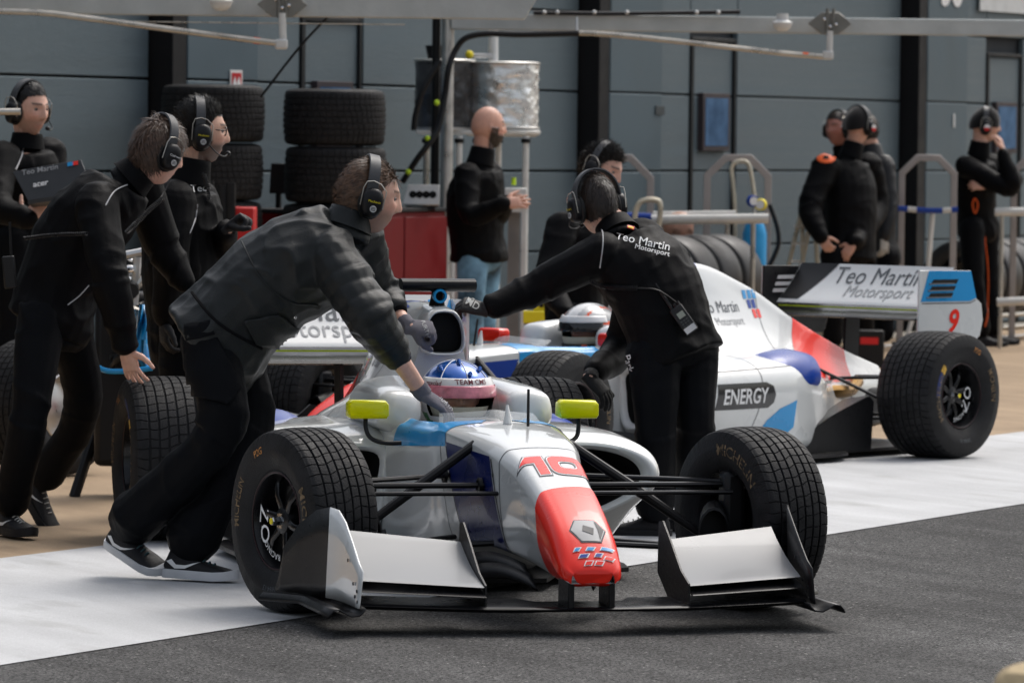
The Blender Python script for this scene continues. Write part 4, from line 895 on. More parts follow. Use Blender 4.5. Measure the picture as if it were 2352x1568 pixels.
def make_shoe(parent, ank, toe, upv, upper, sole, laces=None, swoosh=False, k=1.03):
    """ankle centre, toe direction"""
    d = V(toe).normalized(); u = V(upv); u = (u-d*u.dot(d)).normalized(); s = u.cross(d); a = V(ank)
    M = lambda x,y,z: a+d*(x*k)+s*(y*k)+u*(z*k)
    prof = [(-.07,.018,.0,.03),(-.068,.028,.0,.06),(-.05,.034,.0,.10),(-.01,.037,.0,.105),(.03,.039,.0,.085),(.08,.043,.0,.062),(.13,.046,.0,.05),(.17,.042,.0,.042),(.195,.03,.0,.034),(.205,.012,.0,.024)]
    rows = [[M(x, w*math.cos(q), -.095+ (.028+(h-.028)*max(0,math.sin(q))**.8 if math.sin(q)>0 else .028+.01*math.sin(q))) for q in [2*pi*i/16 for i in range(16)]] for x,w,_,h in prof]
    so = MB().grid(rows, cv=True, cap=(1,1)).build('shoe', upper, parent, ang=60, world=True)
    sr = []
    for x,w,_,h in [(-.078,.02,0,0),(-.07,.034,0,0)]+[(x,w+.005,0,0) for x,w,_,h in prof[2:-2]]+[(.2,.03,0,0),(.212,.012,0,0)]:
        lift = .012*max(0,(x-.12)/.09)**2
        sr.append([M(x, y*w, z+lift) for y,z in ((-1,-.066),(-1.03,-.08),(-.95,-.098),(0,-.098),(.95,-.098),(1.03,-.08),(1,-.066),(0,-.064))])
    MB().grid(sr, cv=True, cap=(1,1)).build('sole', sole, so, ang=60, world=True)
    if laces:
        for i in range(5):
            x = .035+.02*i; h = float(np.interp(x, [p[0] for p in prof], [p[3] for p in prof]))-.095
            MB().tube(smoothpts([M(x,-.024,h-.016),M(x+.006,0,h+.004),M(x-.004,.024,h-.016)],4), .003, 6).build('lace', laces, so, world=True)
    if swoosh:
        for sd in (-1,1):
            pts = [(-.055,-.038),(-.02,-.062),(.02,-.06),(.075,-.035),(.02,-.048),(-.015,-.048),(-.035,-.03)]
            rows = []
            vs = [M(x, sd*.0, z) for x,z in pts]
            bv = BVHTree.FromPolygons([V(q) for q in [p for r in rows for p in r]] or [V(p) for r_ in [[M(x, w*math.cos(q), -.095+(.028+(h-.028)*max(0,math.sin(q))**.8 if math.sin(q)>0 else .028+.01*math.sin(q))) for q in [2*pi*i/16 for i in range(16)]] for x,w,_,h in prof] for p in r_], [(i*16+j,(i+1)*16+j,(i+1)*16+(j+1)%16,i*16+(j+1)%16) for i in range(len(prof)-1) for j in range(16)])
            decal('side_flash', mat('shoe_white', (.7,.7,.7), .5), [poly(pts)], lambda a_,b_: M(a_, sd*.12, b_), bv, s*(-sd), so, .012, .0025, world=True)
    return so
def person(label, J, skin=(.62,.36,.27), group=None, jacket=CLB, trous=CLT, vox=.007, hair=None, beard=0, hands={}, gloves={}, cuff=1.0, wr=.014, shoes=None, legs=True, hem=-.06, collar=True, hv=.0042, k=1.0, eyes=False, puff=0, bootcut=0, cuffs=None, seed=0, headsc=1.1, stubble=0, bulk=.03, quilt=0, legk=.93, ch=.30):
    base = V((lerp(J['hL'],J['hR'],.5).x, lerp(J['hL'],J['hR'],.5).y, 0))
    root = empty('person', base, 0, label, 'person', group)
    # body: one continuous surface
    mb = MB(); torso(mb, J, -.012)
    for s in 'LR':
        limb(mb, [J['s'+s],J['e'+s],J['w'+s]], [.05,.046,.042,.038,.028]); limb(mb, [J['h'+s],J['k'+s],J['a'+s]], [.08,.07,.055,.05,.035])
        if s in hands: add_hand(mb, J['w'+s], *hands[s])
    add_head(mb, J, headsc); me = blob(mb, hv if eyes or hands else .007, 2)
    co = vco(me); H = np.array(J['h']); Mh = np.array(head_frame(J)); loc = (co-H)@Mh/headsc
    x,y,z = loc[:,0],loc[:,1],loc[:,2]; sk = np.array(skin); tint = np.tile(sk,(len(co),1)); nearh = np.linalg.norm(loc,axis=1) < .19
    def mix(w, c): 
        nonlocal tint
        w = (np.clip(w,0,1)*nearh)[:,None]; tint = tint*(1-w)+np.array(c)*w
    mix(.55*np.exp(-(y/.022)**2-((z+.069)/.010)**2)*(x>.07), sk*np.array([.85,.5,.5])); mix(.35*np.exp(-((np.abs(y)-.045)/.025)**2-((z+.02)/.025)**2)*(x>.04), sk*np.array([1.1,.75,.72]))
    bz = (z<-.028)*(x>-.015)*np.clip((-.028-z)/.02,0,1)*(1-.75*np.exp(-(y/.02)**2-((z+.069)/.008)**2))*np.clip((x+.015)/.03,0,1)
    bz = np.clip(bz+((np.abs(y)>.045)*(x>-.005)*(x<.045)*(z<.0)*.9), 0, 1)
    mix(bz*(beard or stubble), (.02,.014,.011)); hc = hair['col'] if hair else (.03,.02,.015)
    mix(.9*np.exp(-((z-.037-.03*(.03-np.abs(y))*0)/.005)**2)*(np.abs(y)>.012)*(np.abs(y)<.052)*(x>.05), np.array(hc)*.7)
    if beard >= .9: setco(me, co+vno(me)*((bz*.010*nearh)*(.6+.8*vnoise(co*90,2)))[:,None])
    at = me.color_attributes.new('tint','FLOAT_COLOR','POINT'); at.data.foreach_set('color', np.concatenate([tint,np.ones((len(co),1))],1).ravel())
    me.name = 'body'; link('body', me, SKM, root, world=True)
    if eyes:
        Mx = head_frame(J)
        for s in (-1,1):
            e = MB().ell(J['h']+Mx @ (V((.079,s*.0315,.012))*headsc), (.0115,)*3, 12).build('eye', mat('eye_white_shaded', (.22,.19,.17), .25), root, world=True)  # eye whites darkened: the brow's shade is put into the colour
            MB().ell(J['h']+Mx @ (V((.0865,s*.0325,.012))*headsc), (.0052,)*3, 8).build('iris', mat('iris_dark', (.02,.012,.01), .1), e, world=True)
    # jacket
    mb = MB(); pc, sc, fw = torso(mb, J, .016+puff, hem=hem, bulk=bulk)
    for s in 'LR':
        w_ = lerp(J['e'+s], J['w'+s], cuff); limb(mb, [J['s'+s],J['e'+s],w_], [.088+puff,.082+puff,.073+puff,.068+puff*.8,.052+puff*.5])
    bones = [(J['s'+s],J['e'+s]) for s in 'LR']+[(J['e'+s],J['w'+s]) for s in 'LR']+[(pc,sc)]
    me = blob(mb, vox, 4); wrinkle(me, bones, wr, 10, seed, .45, quilt); me.name = 'jacket'; jk = link('jacket', me, jacket, root, world=True)
    jbv = BVHTree.FromPolygons([V(c) for c in vco(me)], [tuple(p.vertices) for p in me.polygons])
    if collar:
        n0 = lerp(sc, J['n'], .55); n1 = lerp(J['n'], J['h'], ch); ax = (n1-n0).normalized(); sa = (J['sL']-J['sR']).normalized(); sa = (sa-ax*sa.dot(ax)).normalized(); bb = ax.cross(sa)
        rows = []
        for t, r in ((0,.094),(.4,.086),(.8,.080),(1,.078),(1.02,.075),(.9,.071),(.3,.07)):
            rows.append([n0+(n1-n0)*t+sa*(r*math.cos(q))+bb*(r*1.02*math.sin(q)) for q in [2*pi*i/28 for i in range(28)]])
        MB().grid(rows, cv=True).build('collar', jacket, jk, ang=60, world=True)
    for s in 'LR':
        w_ = lerp(J['e'+s], J['w'+s], cuff); d = (w_-J['e'+s]).normalized()
        if cuffs: MB().tube([w_-d*.03, w_-d*.02, w_+d*.045, w_+d*.05], [.040,.047,.043,.036], 16).build('cuff', cuffs, jk, world=True)
    # trousers
    mb = MB(); ha = (J['hL']-J['hR']).normalized(); sp = (sc-pc).normalized(); lp = lerp(lerp(J['hL'],J['kL'],.3),lerp(J['hR'],J['kR'],.3),.5)
    dn = (lp-pc).normalized(); b2 = sp.cross(ha).normalized()
    ringloft(mb, [(pc+sp*.10,ha,b2,.178,.135),(pc+sp*.03,ha,b2,.19,.145),(pc,ha,b2,.195,.15),(pc+dn*.07,ha,b2,.185,.14),(pc+dn*.11,ha,b2,.145,.10)])
    for s in 'LR':
        limb(mb, [lerp(J['h'+s],pc,.05),J['k'+s],lerp(J['k'+s],J['a'+s],.88)], [q*legk for q in (.118,.106,.092,.086,.084+bootcut*.5,.086+bootcut)])
    me = blob(mb, vox*1.1, 4); wrinkle(me, [(J['h'+s],J['k'+s]) for s in 'LR']+[(J['k'+s],J['a'+s]) for s in 'LR'], wr*.9, 8, seed+3, .4); me.name = 'trousers'; tro = link('trousers', me, trous, root, world=True)
    for s in 'LR':
        if shoes and s in shoes: make_shoe(root, J['a'+s], *shoes[s])
    for s in gloves:
        g = gloves[s]; mb = MB(); add_hand(mb, J['w'+s], *g[1], g=.0025); d = V(g[1][0]).normalized()
        fa = (J['w'+s]-J['e'+s]).normalized(); mb.tube([J['w'+s]-fa*.04, J['w'+s]-fa*.015, J['w'+s]+d*.01], [.036,.034,.032], 14)
        me = blob(mb, .0038, 1); me.name = 'glove'; link('glove', me, g[0], root, world=True)
    if hair: make_hair(J, hair['col'], hair['name'], parent=root, sc=headsc, **{a:b for a,b in hair.items() if a not in ('col','name')})
    return root, jk, jbv, tro
def onray(bvh, x, y, off=.003):
    """point of a garment met when looking along (x, y)"""
    o = V((0,0,CAMH)); d = (P(x,y,20)-o).normalized(); h, n, _, _ = bvh.ray_cast(o, d)
    if h is None: return None
    if n.dot(d) > 0: n = -n
    return h+n*off
def piping(jk, bvh, pts, r=.0028, m=None, name='piping'):
    q = [onray(bvh,*p) for p in [(a.x,a.y) for a in smoothpts([V((x,y,0)) for x,y in pts],5)]]; q = [p for p in q if p is not None]
    if len(q) > 2: MB().tube(q, r, 6).build(name, m or PIPE, jk, world=True)
def chest_text(jk, bvh, s, x, y, size, ang=0, m=None, name='lettering', **k):
    v, f = text2d(s, size, **k); ca, sa = math.cos(ang), math.sin(ang)
    c = onray(bvh, x, y)
    if c is None: return
    o = V((0,0,CAMH)); d = (c-o).normalized(); ux = V((1,0,0)); uz = V((0,0,1))
    decal(name, m or WTXT, [(v,f)], lambda a,b: c-d*.4+ux*(a*ca-b*sa)+uz*(a*sa+b*ca), bvh, d, jk, .02, .004, world=True)
def coil(parent, pts, r=.011, pitch=.0085, w=.0028, name='coiled_cable', m=None):
    pp = smoothpts(pts, 14); q = []; acc = 0; prev = None
    dense = []
    for i in range(len(pp)-1):
        n = max(1, int((pp[i+1]-pp[i]).length/.0012)); dense += [lerp(pp[i],pp[i+1],j/n) for j in range(n)]
    for i, p in enumerate(dense):
        t = (dense[min(i+1,len(dense)-1)]-dense[max(i-1,0)]).normalized(); a = V((0,0,1)) if abs(t.z) < .9 else V((1,0,0)); a = (a-t*a.dot(t)).normalized(); b = t.cross(a)
        if i: acc += (p-dense[i-1]).length
        q.append(p+a*(r*math.cos(acc/pitch*2*pi))+b*(r*math.sin(acc/pitch*2*pi)))
    return MB().tube(q, w, 5).build(name, m or BLK, parent, world=True)

def patch(par, bvh, pts, Y, m, name, eps=.006, step=9):
    c = np.mean(np.array(pts),0); o = V((0,0,CAMH)); d = (P(c[0],c[1],Y)-o).normalized()
    q = decal(name, m, [poly(pts)], lambda a,b: P(a,b,Y)-d*.8, bvh, d, par, step, eps, world=True)
    if q: mo = q.modifiers.new('s','SOLIDIFY'); mo.thickness = .006; mo.offset = -1
    return q
def bvh_of(o): return BVHTree.FromPolygons([V(c) for c in vco(o.data)], [tuple(p.vertices) for p in o.data.polygons])
def JJ(**k): return {a: (P(*b) if isinstance(b, tuple) and a not in ('f','u') else b) for a, b in k.items()}
BROWN = (.11,.06,.035); DBROWN = (.022,.014,.010); BLACKH = (.008,.007,.007)
SWHITE = mat('sole_white', (.55,.56,.58), .6); SHB = mat('shoe_black', (.012,.012,.014), .6, 0, .2, 30, bump=.3, bs=300); LACEG = mat('lace_teal', (.03,.07,.08), .7); LACEW = mat('lace_grey', (.4,.4,.38), .7)
# --- B: leaning mechanic in the padded jacket
J = JJ(hR=(478,785,18.33), hL=(522,785,18.56), kR=(505,985,18.24), kL=(572,980,18.50), aR=(288,1216,18.50), aL=(424,1264,18.40), sR=(762,586,18.27), sL=(812,540,18.60), eR=(852,730,18.15), eL=(866,668,18.78),
  wR=(972,905,18.26), wL=(938,752,18.62), n=(803,490,18.45), h=(846,452,18.46), f=(.96,.22,-.2), u=(.2,0,1), bend=.05)
gB = {'R': (GLV, ((.85,-.05,-.5), (-.45,.25,-.85), False, (.35,.55,.3), .05, (.9,.4,.4))), 'L': (GLV, ((.93,.2,-.06), (.1,.6,-.75), True, (1.15,1.3,.8), .0, (.6,.2,.8)))}
pb, jk, jb, tb = person('mechanic in dark padded jacket leaning over the cockpit with grey gloves', J, jacket=CLG, puff=.010, bulk=.05, vox=.006, wr=.024, ch=.14, legk=.95, headsc=1.09, hair=dict(col=BROWN, name='brown', length=.05, flow=(-.6,0,-.25), top=.075, n=3200, up=.25), eyes=True, stubble=.45, gloves=gB, quilt=.006, cuff=.46, cuffs=RIBK, bootcut=.02,
  shoes={'R': (P(344,1302,18.40)-P(255,1248,18.52), (-.35,.0,.9), SHB, SWHITE, LACEG, True), 'L': ((.93,-.35,-.03), (0,0,1), SHB, SWHITE, LACEG, True)}, seed=1)
make_headset(J, pb, 0, text='Mechanic', wide=1.05, sc=1.09)
for o_ in [o for o in bpy.data.objects if o.parent == pb and o.name.startswith('glove')]:
    for x_, y_, a_ in ((1020,925,-.75),(975,752,-1.2)): chest_text(o_, bvh_of(o_), 'WURTH', x_, y_, .022, a_, LTXT, 'glove_lettering')
TB = bvh_of(tb); patch(tb, TB, [(425,775),(490,760),(550,890),(525,930),(440,905)], 18.3, CLT, 'cargo_pocket', .010); patch(tb, TB, [(432,752),(486,742),(492,768),(436,782)], 18.3, CLT, 'pocket_flap', .018)
patch(jk, jb, [(560,735),(640,720),(700,765),(640,800),(585,790)], 18.2, CLG, 'jacket_pocket', .007)
piping(jk, jb, [(555,555),(600,640),(660,690),(730,700)], .003, CLG, 'seam'); piping(jk, jb, [(428,655),(500,740),(600,800)], .006, RIBK, 'hem_band')
chest_text(jk, jb, 'o', 676, 727, .02, name='snap_button', m=CHROME)
# --- A: left mechanic, hand on the rear tyre
J = JJ(hR=(92,725,20.28), hL=(150,720,20.55), kR=(66,960,20.15), kL=(190,935,20.72), aR=(22,1170,20.32), aL=(98,1108,20.95), sR=(222,464,20.22), sL=(316,410,20.65), eR=(252,640,20.05), eL=(375,565,20.72), wR=(290,800,20.12), wL=(425,650,20.7),
  n=(318,398,20.44), h=(362,347,20.45), f=(.74,.6,-.28), u=(.25,.1,1), bend=.06)
hA = {'R': ((.22,.22,-.95), (.35,.55,.2), False, ((.25,.25,.1),(.2,.25,.1),(.2,.25,.1),(.2,.3,.1)), .16, (.45,.9,.1))}
pa, jk, jb, ta = person('mechanic in black jacket bending with bare hand on the rear tyre, blue wristband', J, hair=dict(col=(.075,.042,.026), name='darkbrown', length=.06, flow=(.25,0,-.6), top=.07, n=3400, up=.22), eyes=True, hands=hA, cuff=.93, wr=.015, seed=4, bulk=.035, ch=.14, legk=.86,
  shoes={'R': ((.5,-.85,0), (0,0,1), SHB, SHB, LACEW, True), 'L': (P(132,1195,20.9)-P(88,1120,20.95), (-.2,.1,1), SHB, SHB, LACEW, True)})
make_headset(J, pa, 0, text='Chief mech', tcol=WTXT)
e_, w_ = J['eR'], J['wR']; d_ = (w_-e_).normalized()
MB().tube([w_-d_*.012, w_-d_*.010, w_+d_*.010, w_+d_*.012], [.026,.0325,.0325,.026], 18).build('wristband', mat('wristband_blue', (.03,.35,.62), .5), pa, world=True)
piping(jk, jb, [(242,472),(262,440),(292,425)]); piping(jk, jb, [(345,410),(385,375),(402,358)], .0026); piping(jk, jb, [(430,480),(440,455),(455,432)]); piping(jk, jb, [(155,700),(180,680),(203,655)])
for m, x, y in ((RED,154,409),(CYAN,161,402),(WTXT,165,406)): chest_text(jk, jb, 'I', x, y, .035, .8, m, 'team_patch', bold=.08)
coil(pa, [P(375,455,20.1),P(345,480,20.05),P(315,510,20.02),P(290,535,20.05)], .009); coil(pa, [P(200,537,20.0),P(120,540,20.05),P(55,548,20.1)], .007)
MB().tube(smoothpts([P(392,410,20.25),P(375,445,20.2),P(352,475,20.12)]), .003, 6).build('headset_lead', BLK, pa, world=True)
rd = frame(P(22,625,20.1), (1,0,.1), (.1,0,1)); ro = MB().box((0,0,0), (.05,.13,.035), rd).build('two_way_radio', BLK, pa, bevel=.006, world=True); MB().tube([rd @ V((.012,.06,0)), rd @ V((.02,.2,0))], .005, 8).build('antenna', BLK, ro, world=True)
# --- C: mechanic seen from behind, reaching to the rear wing
J = JJ(hL=(1500,805,20.72), hR=(1590,800,20.88), kL=(1508,990,20.66), kR=(1596,975,20.80), aL=(1500,1178,20.78), aR=(1592,1165,20.96), sL=(1385,585,20.74), sR=(1478,548,21.02), eL=(1245,655,20.82), eR=(1432,785,21.2), wL=(1112,712,20.74), wR=(1352,868,20.86),
  n=(1412,522,20.95), h=(1370,468,20.98), f=(-.42,.9,-.12), u=(-.12,0,1), bend=.05)
gC = {'L': (GLVB, ((-.9,.05,.25), (-.2,.6,-.75), True, (.9,.9,.5), .03, (.5,.4,.6))), 'R': (GLVB, ((.72,-.15,-.66), (-.5,.5,-.6), False, (.4,.5,.3), .08, (.8,.5,.2)))}
pc_, jk, jb, tc_ = person('mechanic in black team jacket seen from behind, holding the rear wing, radio on hip', J, hair=dict(col=DBROWN, name='dark', length=.03, flow=(-.3,0,-.8), top=.07, n=3000, up=.25, back=-.09), gloves=gC, cuff=.84, wr=.016, seed=7, bulk=.045, ch=.14, legk=.97, headsc=1.04,
  shoes={'L': ((-.75,.1,0), (0,0,1), SHB, SHB, LACEW, False), 'R': ((-.6,.3,0), (0,0,1), SHB, SHB, None, False)})
make_headset(J, pc_, 1, text='Technic 2', sc=1.04)
gl_ = [o for o in bpy.data.objects if o.parent == pc_ and o.name.startswith('glove')]
for o_ in gl_:
    for s_, x_, y_ in (('HE',1078,684),('MD',1086,700)): chest_text(o_, bvh_of(o_), s_, x_, y_, .04, -.5, mat('glove_print',(.4,.4,.38),.7), 'glove_lettering', bold=.01)
piping(jk, jb, [(1352,508),(1365,495),(1390,487)]); piping(jk, jb, [(1383,520),(1385,560),(1378,615)])
chest_text(jk, jb, 'Teo Martin', 1476, 556, .046, -.2, WTXT, 'team_lettering', xs=1.1); chest_text(jk, jb, 'Motorsport', 1497, 578, .028, -.22, WTXT, 'team_lettering', xs=1.1)
chest_text(jk, jb, 'I', 1447, 524, .03, 1.35, RED, 'flag_patch', bold=.12); chest_text(jk, jb, 'I', 1447, 524, .03, 1.35, YELT, 'flag_patch', bold=.03)
q0 = onray(jb, 1565, 735, .03); rm_ = frame(q0, (.62,-.1,-.62), (.62,0,.62)); 
rm_ = frame(q0, V((.55,-.12,-.75)), V((.8,0,.6)))
ro = MB().box((0,0,0), (.125,.058,.034), rm_).build('two_way_radio', mat('radio_black', (.016,.016,.017), .45), pc_, bevel=.006, world=True)
zf = -1 if (rm_.to_3x3() @ V((0,0,1))).y > 0 else 1
MB().tube([rm_ @ V((-.06,-.014,0)), rm_ @ V((-.19,-.010,.0))], [.0075,.006], 8).build('antenna', BLK, ro, world=True)
for k_ in (.004,.02): MB().lathe([(.001,0),(.007,0),(.007,.016),(.001,.016)], 10, rm_ @ Matrix.Translation((-.078,k_,0)) @ Matrix.Rotation(-pi/2,4,'Z')).build('knob', BLK, ro, world=True)
MB().box((-.022,.002,zf*.0175), (.026,.030,.002), rm_).build('display', mat('lcd', (.3,.32,.27), .3), ro, world=True)
for i in range(3):
    for j in range(3): MB().box((.004+.012*i,-.014+.013*j,zf*.0175), (.007,.009,.003), rm_).build('key', mat('key_grey', (.06,.06,.06), .6), ro, world=True)
MB().box((.047,.0,zf*.0175), (.026,.05,.002), rm_).build('sticker', mat('sticker_white', (.6,.6,.6), .5), ro, world=True)
coil(pc_, [p for p in (onray(jb,1355,640,.012),onray(jb,1390,655,.012),onray(jb,1430,660,.012),onray(jb,1465,662,.014)) if p], .010)
MB().tube(smoothpts([onray(jb,1465,662,.014), onray(jb,1510,668,.012), onray(jb,1555,700,.014), rm_ @ V((-.06,.02,0))]), .004, 6).build('radio_lead', BLK, pc_, world=True)
chest_text(tc_, BVHTree.FromPolygons([V(c) for c in vco(tc_.data)], [tuple(p.vertices) for p in tc_.data.polygons]), 'Park', 1448, 835, .04, -1.3, WTXT, 'leg_lettering')
# --- D: man with glasses behind A
J = JJ(hR=(420,800,21.4), hL=(450,800,21.7), kR=(415,1020,21.4), kL=(445,1020,21.75), aR=(405,1190,21.4), aL=(440,1180,21.8), sR=(402,462,21.32), sL=(455,455,21.72), eR=(392,610,21.25), eL=(490,605,21.7), wR=(378,735,21.3), wL=(522,528,21.35), n=(437,390,21.52), h=(458,305,21.52), f=(.96,.2,-.06), u=(.02,0,1))
pd_, jk, jb, _ = person('bearded mechanic in glasses and black jacket standing behind the bending man', J, hair=dict(col=BLACKH, name='black', length=.045, flow=(-.3,0,.5), top=.07, n=3000, up=.7), eyes=True, beard=.8, gloves={'L': (GLVB, ((.72,-.1,.6), (.5,-.3,-.6), True, (1.2,1.3,.8), .0, (.5,.3,.8))), 'R': (GLVB, ((0,0,-1), (.8,.3,0), False, (.5,.5,.4), .03))}, cuff=.93, seed=11, skin=(.55,.32,.23))
make_headset(J, pd_, -1, text='Mechanic')
Mh = head_frame(J); hh = J['h']
gl = MB()
for s in (-1,1): gl.tube([hh+Mh @ V((.108,s*.034+.024*math.cos(q),.014+.018*math.sin(q))) for q in lin(0,2*pi,16)], .0024, 6); gl.tube([hh+Mh @ V((.105,s*.058,.018)), hh+Mh @ V((.0,s*.088,.016))], .0024, 6)
gl.tube([hh+Mh @ V((.109,-.011,.018)), hh+Mh @ V((.109,.011,.018))], .002, 6); gl.build('glasses', BLK, pd_, world=True)
piping(jk, jb, [(435,535),(448,500),(452,470)]); chest_text(jk, jb, 'Teo', 455, 432, .045, .1)
coil(pd_, [P(468,400,21.2),P(478,430,21.15),P(480,460,21.15)], .008)
fa_ = (J['wL']-J['eL']).normalized(); MB().tube([J['wL']-fa_*.04, J['wL']-fa_*.037, J['wL']-fa_*.030, J['wL']-fa_*.027], [.03,.041,.041,.03], 18).build('glove_hem', YELT, pd_, world=True)
# --- L: man with laptop
J = JJ(hR=(30,560,25.7), hL=(85,560,26.0), kR=(30,790,25.7), kL=(85,790,26.0), aR=(30,990,25.7), aL=(85,985,26.0), sR=(8,362,25.62), sL=(112,352,26.0), eR=(-5,470,25.4), eL=(130,455,25.9), wR=(68,505,25.3), wL=(150,480,25.5), n=(62,330,25.85), h=(66,252,25.8), f=(.72,-.62,-.12), u=(0,0,1))
pl_, jk, jb, _ = person('man in black jacket and headset holding an open laptop at the far left', J, hair=dict(col=BLACKH, name='black', length=.03, flow=(-.3,0,.3), top=.072, n=2200, up=.4), eyes=True, hands={'R': ((.5,.1,.8), (.2,.9,.1), False, (.2,.3,.2), .05, (.3,.9,.1)), 'L': ((.2,-.3,.9), (.2,.9,.1), True)}, cuff=.95, seed=13, stubble=.25, vox=.009)
make_headset(J, pl_, 1, logo=False)
piping(jk, jb, [(35,390),(48,360),(56,335)], .004)
# --- E: curly haired man beyond car 9
J = JJ(hR=(1300,735,27.4), hL=(1345,735,27.8), kR=(1300,930,27.4), kL=(1345,930,27.8), aR=(1300,1100,27.4), aL=(1345,1095,27.8), sR=(1292,522,27.35), sL=(1372,505,27.8), eR=(1262,640,27.2), eL=(1420,600,27.6), wR=(1300,720,26.95), wL=(1450,660,27.2), n=(1345,462,27.6), h=(1382,388,27.55), f=(.8,-.45,-.35), u=(.15,0,1))
pe_, jk, jb, _ = person('curly haired man in black jacket looking down behind the man at the rear wing', J, hair=dict(col=BLACKH, name='curly', length=.05, flow=(-.2,0,.3), top=.066, n=2600, up=.9, curl=.8), eyes=True, beard=.4, cuff=.95, seed=17, vox=.009, hands={'R': ((.6,-.3,-.6), (0,.5,-.8), False)})
make_headset(J, pe_, -1, logo=False); chest_text(jk, jb, 'o', 1267, 487, .05, 0, RED, 'sleeve_badge')
# --- bald man in jeans
J = JJ(hR=(1085,585,32.9), hL=(1115,585,33.1), kR=(1080,745,32.8), kL=(1112,742,33.1), aR=(1078,872,32.9), aL=(1108,868,33.2), sR=(1072,402,32.8), sL=(1125,398,33.15), eR=(1082,492,32.65), eL=(1140,490,33.1), wR=(1160,468,32.5), wL=(1165,462,32.8), n=(1105,362,33.0), h=(1120,292,33.0), f=(.93,.32,-.05), u=(.03,0,1))
person('bald bearded man in black jacket and blue jeans beside the red cabinet', J, skin=(.62,.34,.25), beard=1.0, trous=JEAN, hem=-.04, cuff=.95, seed=19, vox=.01, eyes=True, bulk=.045, wr=.012, hands={'R': ((.93,.1,.12), (.1,.8,-.3), False, (.1,.15,.1), .12), 'L': ((.9,-.1,.1), (0,-.5,-.7), True, (.5,.6,.4))}, shoes={'R': ((.9,.2,0),(0,0,1),SHB,SWHITE), 'L': ((.9,.2,0),(0,0,1),SHB,SWHITE)})
# --- men in caps by the garage
def cap(J, root, red=True):
    M = head_frame(J); mb = MB(); rows = []
    for i in range(12):
        a = -.35+(pi/2+.33)*i/11
        rows.append([J['h']+M @ V((.126*math.cos(a)*math.cos(q)-.004, .102*math.cos(a)*math.sin(q), .033+.128*math.sin(a)-.038*math.cos(a)*max(0,-math.cos(q)))) for q in [2*pi*j/28 for j in range(28)]])
    me = mb.grid(rows, cv=True, cap=(0,1)).mesh('cap'); c = link('knit_cap', me, CLF, root, world=True)
    for s in (-1,1):
        M4 = frame(J['h']+M @ V((.0,s*.147,-.02)), M @ V((-s,0,0)), M @ V((0,0,1)))
        MB().prism([(.026*math.cos(q),.026*math.sin(q)) for q in lin(0,pi,10)], M4, .004).build('cap_badge', WTXT, c, world=True); MB().prism([(.026*math.cos(q),.026*math.sin(q)) for q in lin(pi,2*pi,10)], M4, .004).build('cap_badge', mat('badge_red', (.6,.02,.02), .5), c, world=True)
J = JJ(hL=(1915,585,38.3), hR=(1985,585,38.6), kL=(1915,700,38.3), kR=(1985,700,38.6), aL=(1912,790,38.35), aR=(1985,785,38.7), sL=(1895,385,38.35), sR=(1996,382,38.8), eL=(1862,478,38.2), eR=(2012,480,38.8), wL=(1886,545,38.05), wR=(1960,560,38.2), n=(1958,345,38.6), h=(1972,288,38.6), f=(.62,.75,-.05), u=(0,0,1))
J['aL'].z = J['aR'].z = .1
p, jk, jb, _ = person('man in black knit cap and coat with orange logo, hands behind his back', J, cuff=.95, seed=23, vox=.011, hands={'L': ((.55,0,-.8), (.3,.8,0), False, (.5,.6,.4)), 'R': ((-.5,0,-.7), (.3,.8,0), True)}, puff=.02, skin=(.55,.3,.22), shoes={'L': ((.4,.8,0),(0,0,1),SHB,SHB), 'R': ((.5,.7,0),(0,0,1),SHB,SHB)})
make_headset(J, p, 0, logo=False); cap(J, p)
chest_text(jk, jb, 'o', 1897, 363, .15, 0, ORNG, 'logo', bold=.05, xs=1.7)
J = JJ(hL=(1935,590,40.3), hR=(1990,590,40.2), kL=(1935,690,40.3), kR=(1990,690,40.2), aL=(1935,775,40.3), aR=(1990,775,40.2), sL=(1900,385,40.4), sR=(1990,385,40.2), eL=(1890,470,40.4), eR=(2005,470,40.2), wL=(1900,550,40.3), wR=(2005,550,40.1), n=(1938,350,40.4), h=(1924,296,40.3), f=(-.6,-.75,0), u=(0,0,1))
J['aL'].z = J['aR'].z = .1
p, _, _, _ = person('man whose red face shows behind the left side of the capped man', J, cuff=.95, seed=29, vox=.012, skin=(.42,.17,.12), hair=dict(col=DBROWN, name='dark', length=.025, n=900, flow=(-.3,0,.3), width=.004)); make_headset(J, p, 0, logo=False)
J = JJ(hL=(2000,590,40.0), hR=(2035,590,39.7), kL=(2000,690,40.0), kR=(2032,690,39.7), aL=(2000,775,40.0), aR=(2030,775,39.7), sL=(1985,390,40.1), sR=(2030,380,39.6), eL=(1990,470,40.1), eR=(2042,470,39.5), wL=(2000,550,40.0), wR=(2030,548,39.4), n=(2005,350,39.9), h=(1992,300,39.9), f=(-.3,.9,0), u=(0,0,1))
J['aL'].z = J['aR'].z = .1
person('man in black leather jacket and pale gloves half hidden behind the capped man', J, cuff=.95, seed=31, vox=.012, hair=dict(col=DBROWN, name='dark', length=.02, n=900, flow=(-.3,0,-.3), width=.004), jacket=mat('black_leather', (.012,.012,.013), .45, 0, .2, 20, bump=.3, bs=60), gloves={'R': (mat('pale_glove', (.35,.33,.3), .8), ((0,-.1,-1), (-.6,.5,0), False, (.5,.6,.4), .03))})
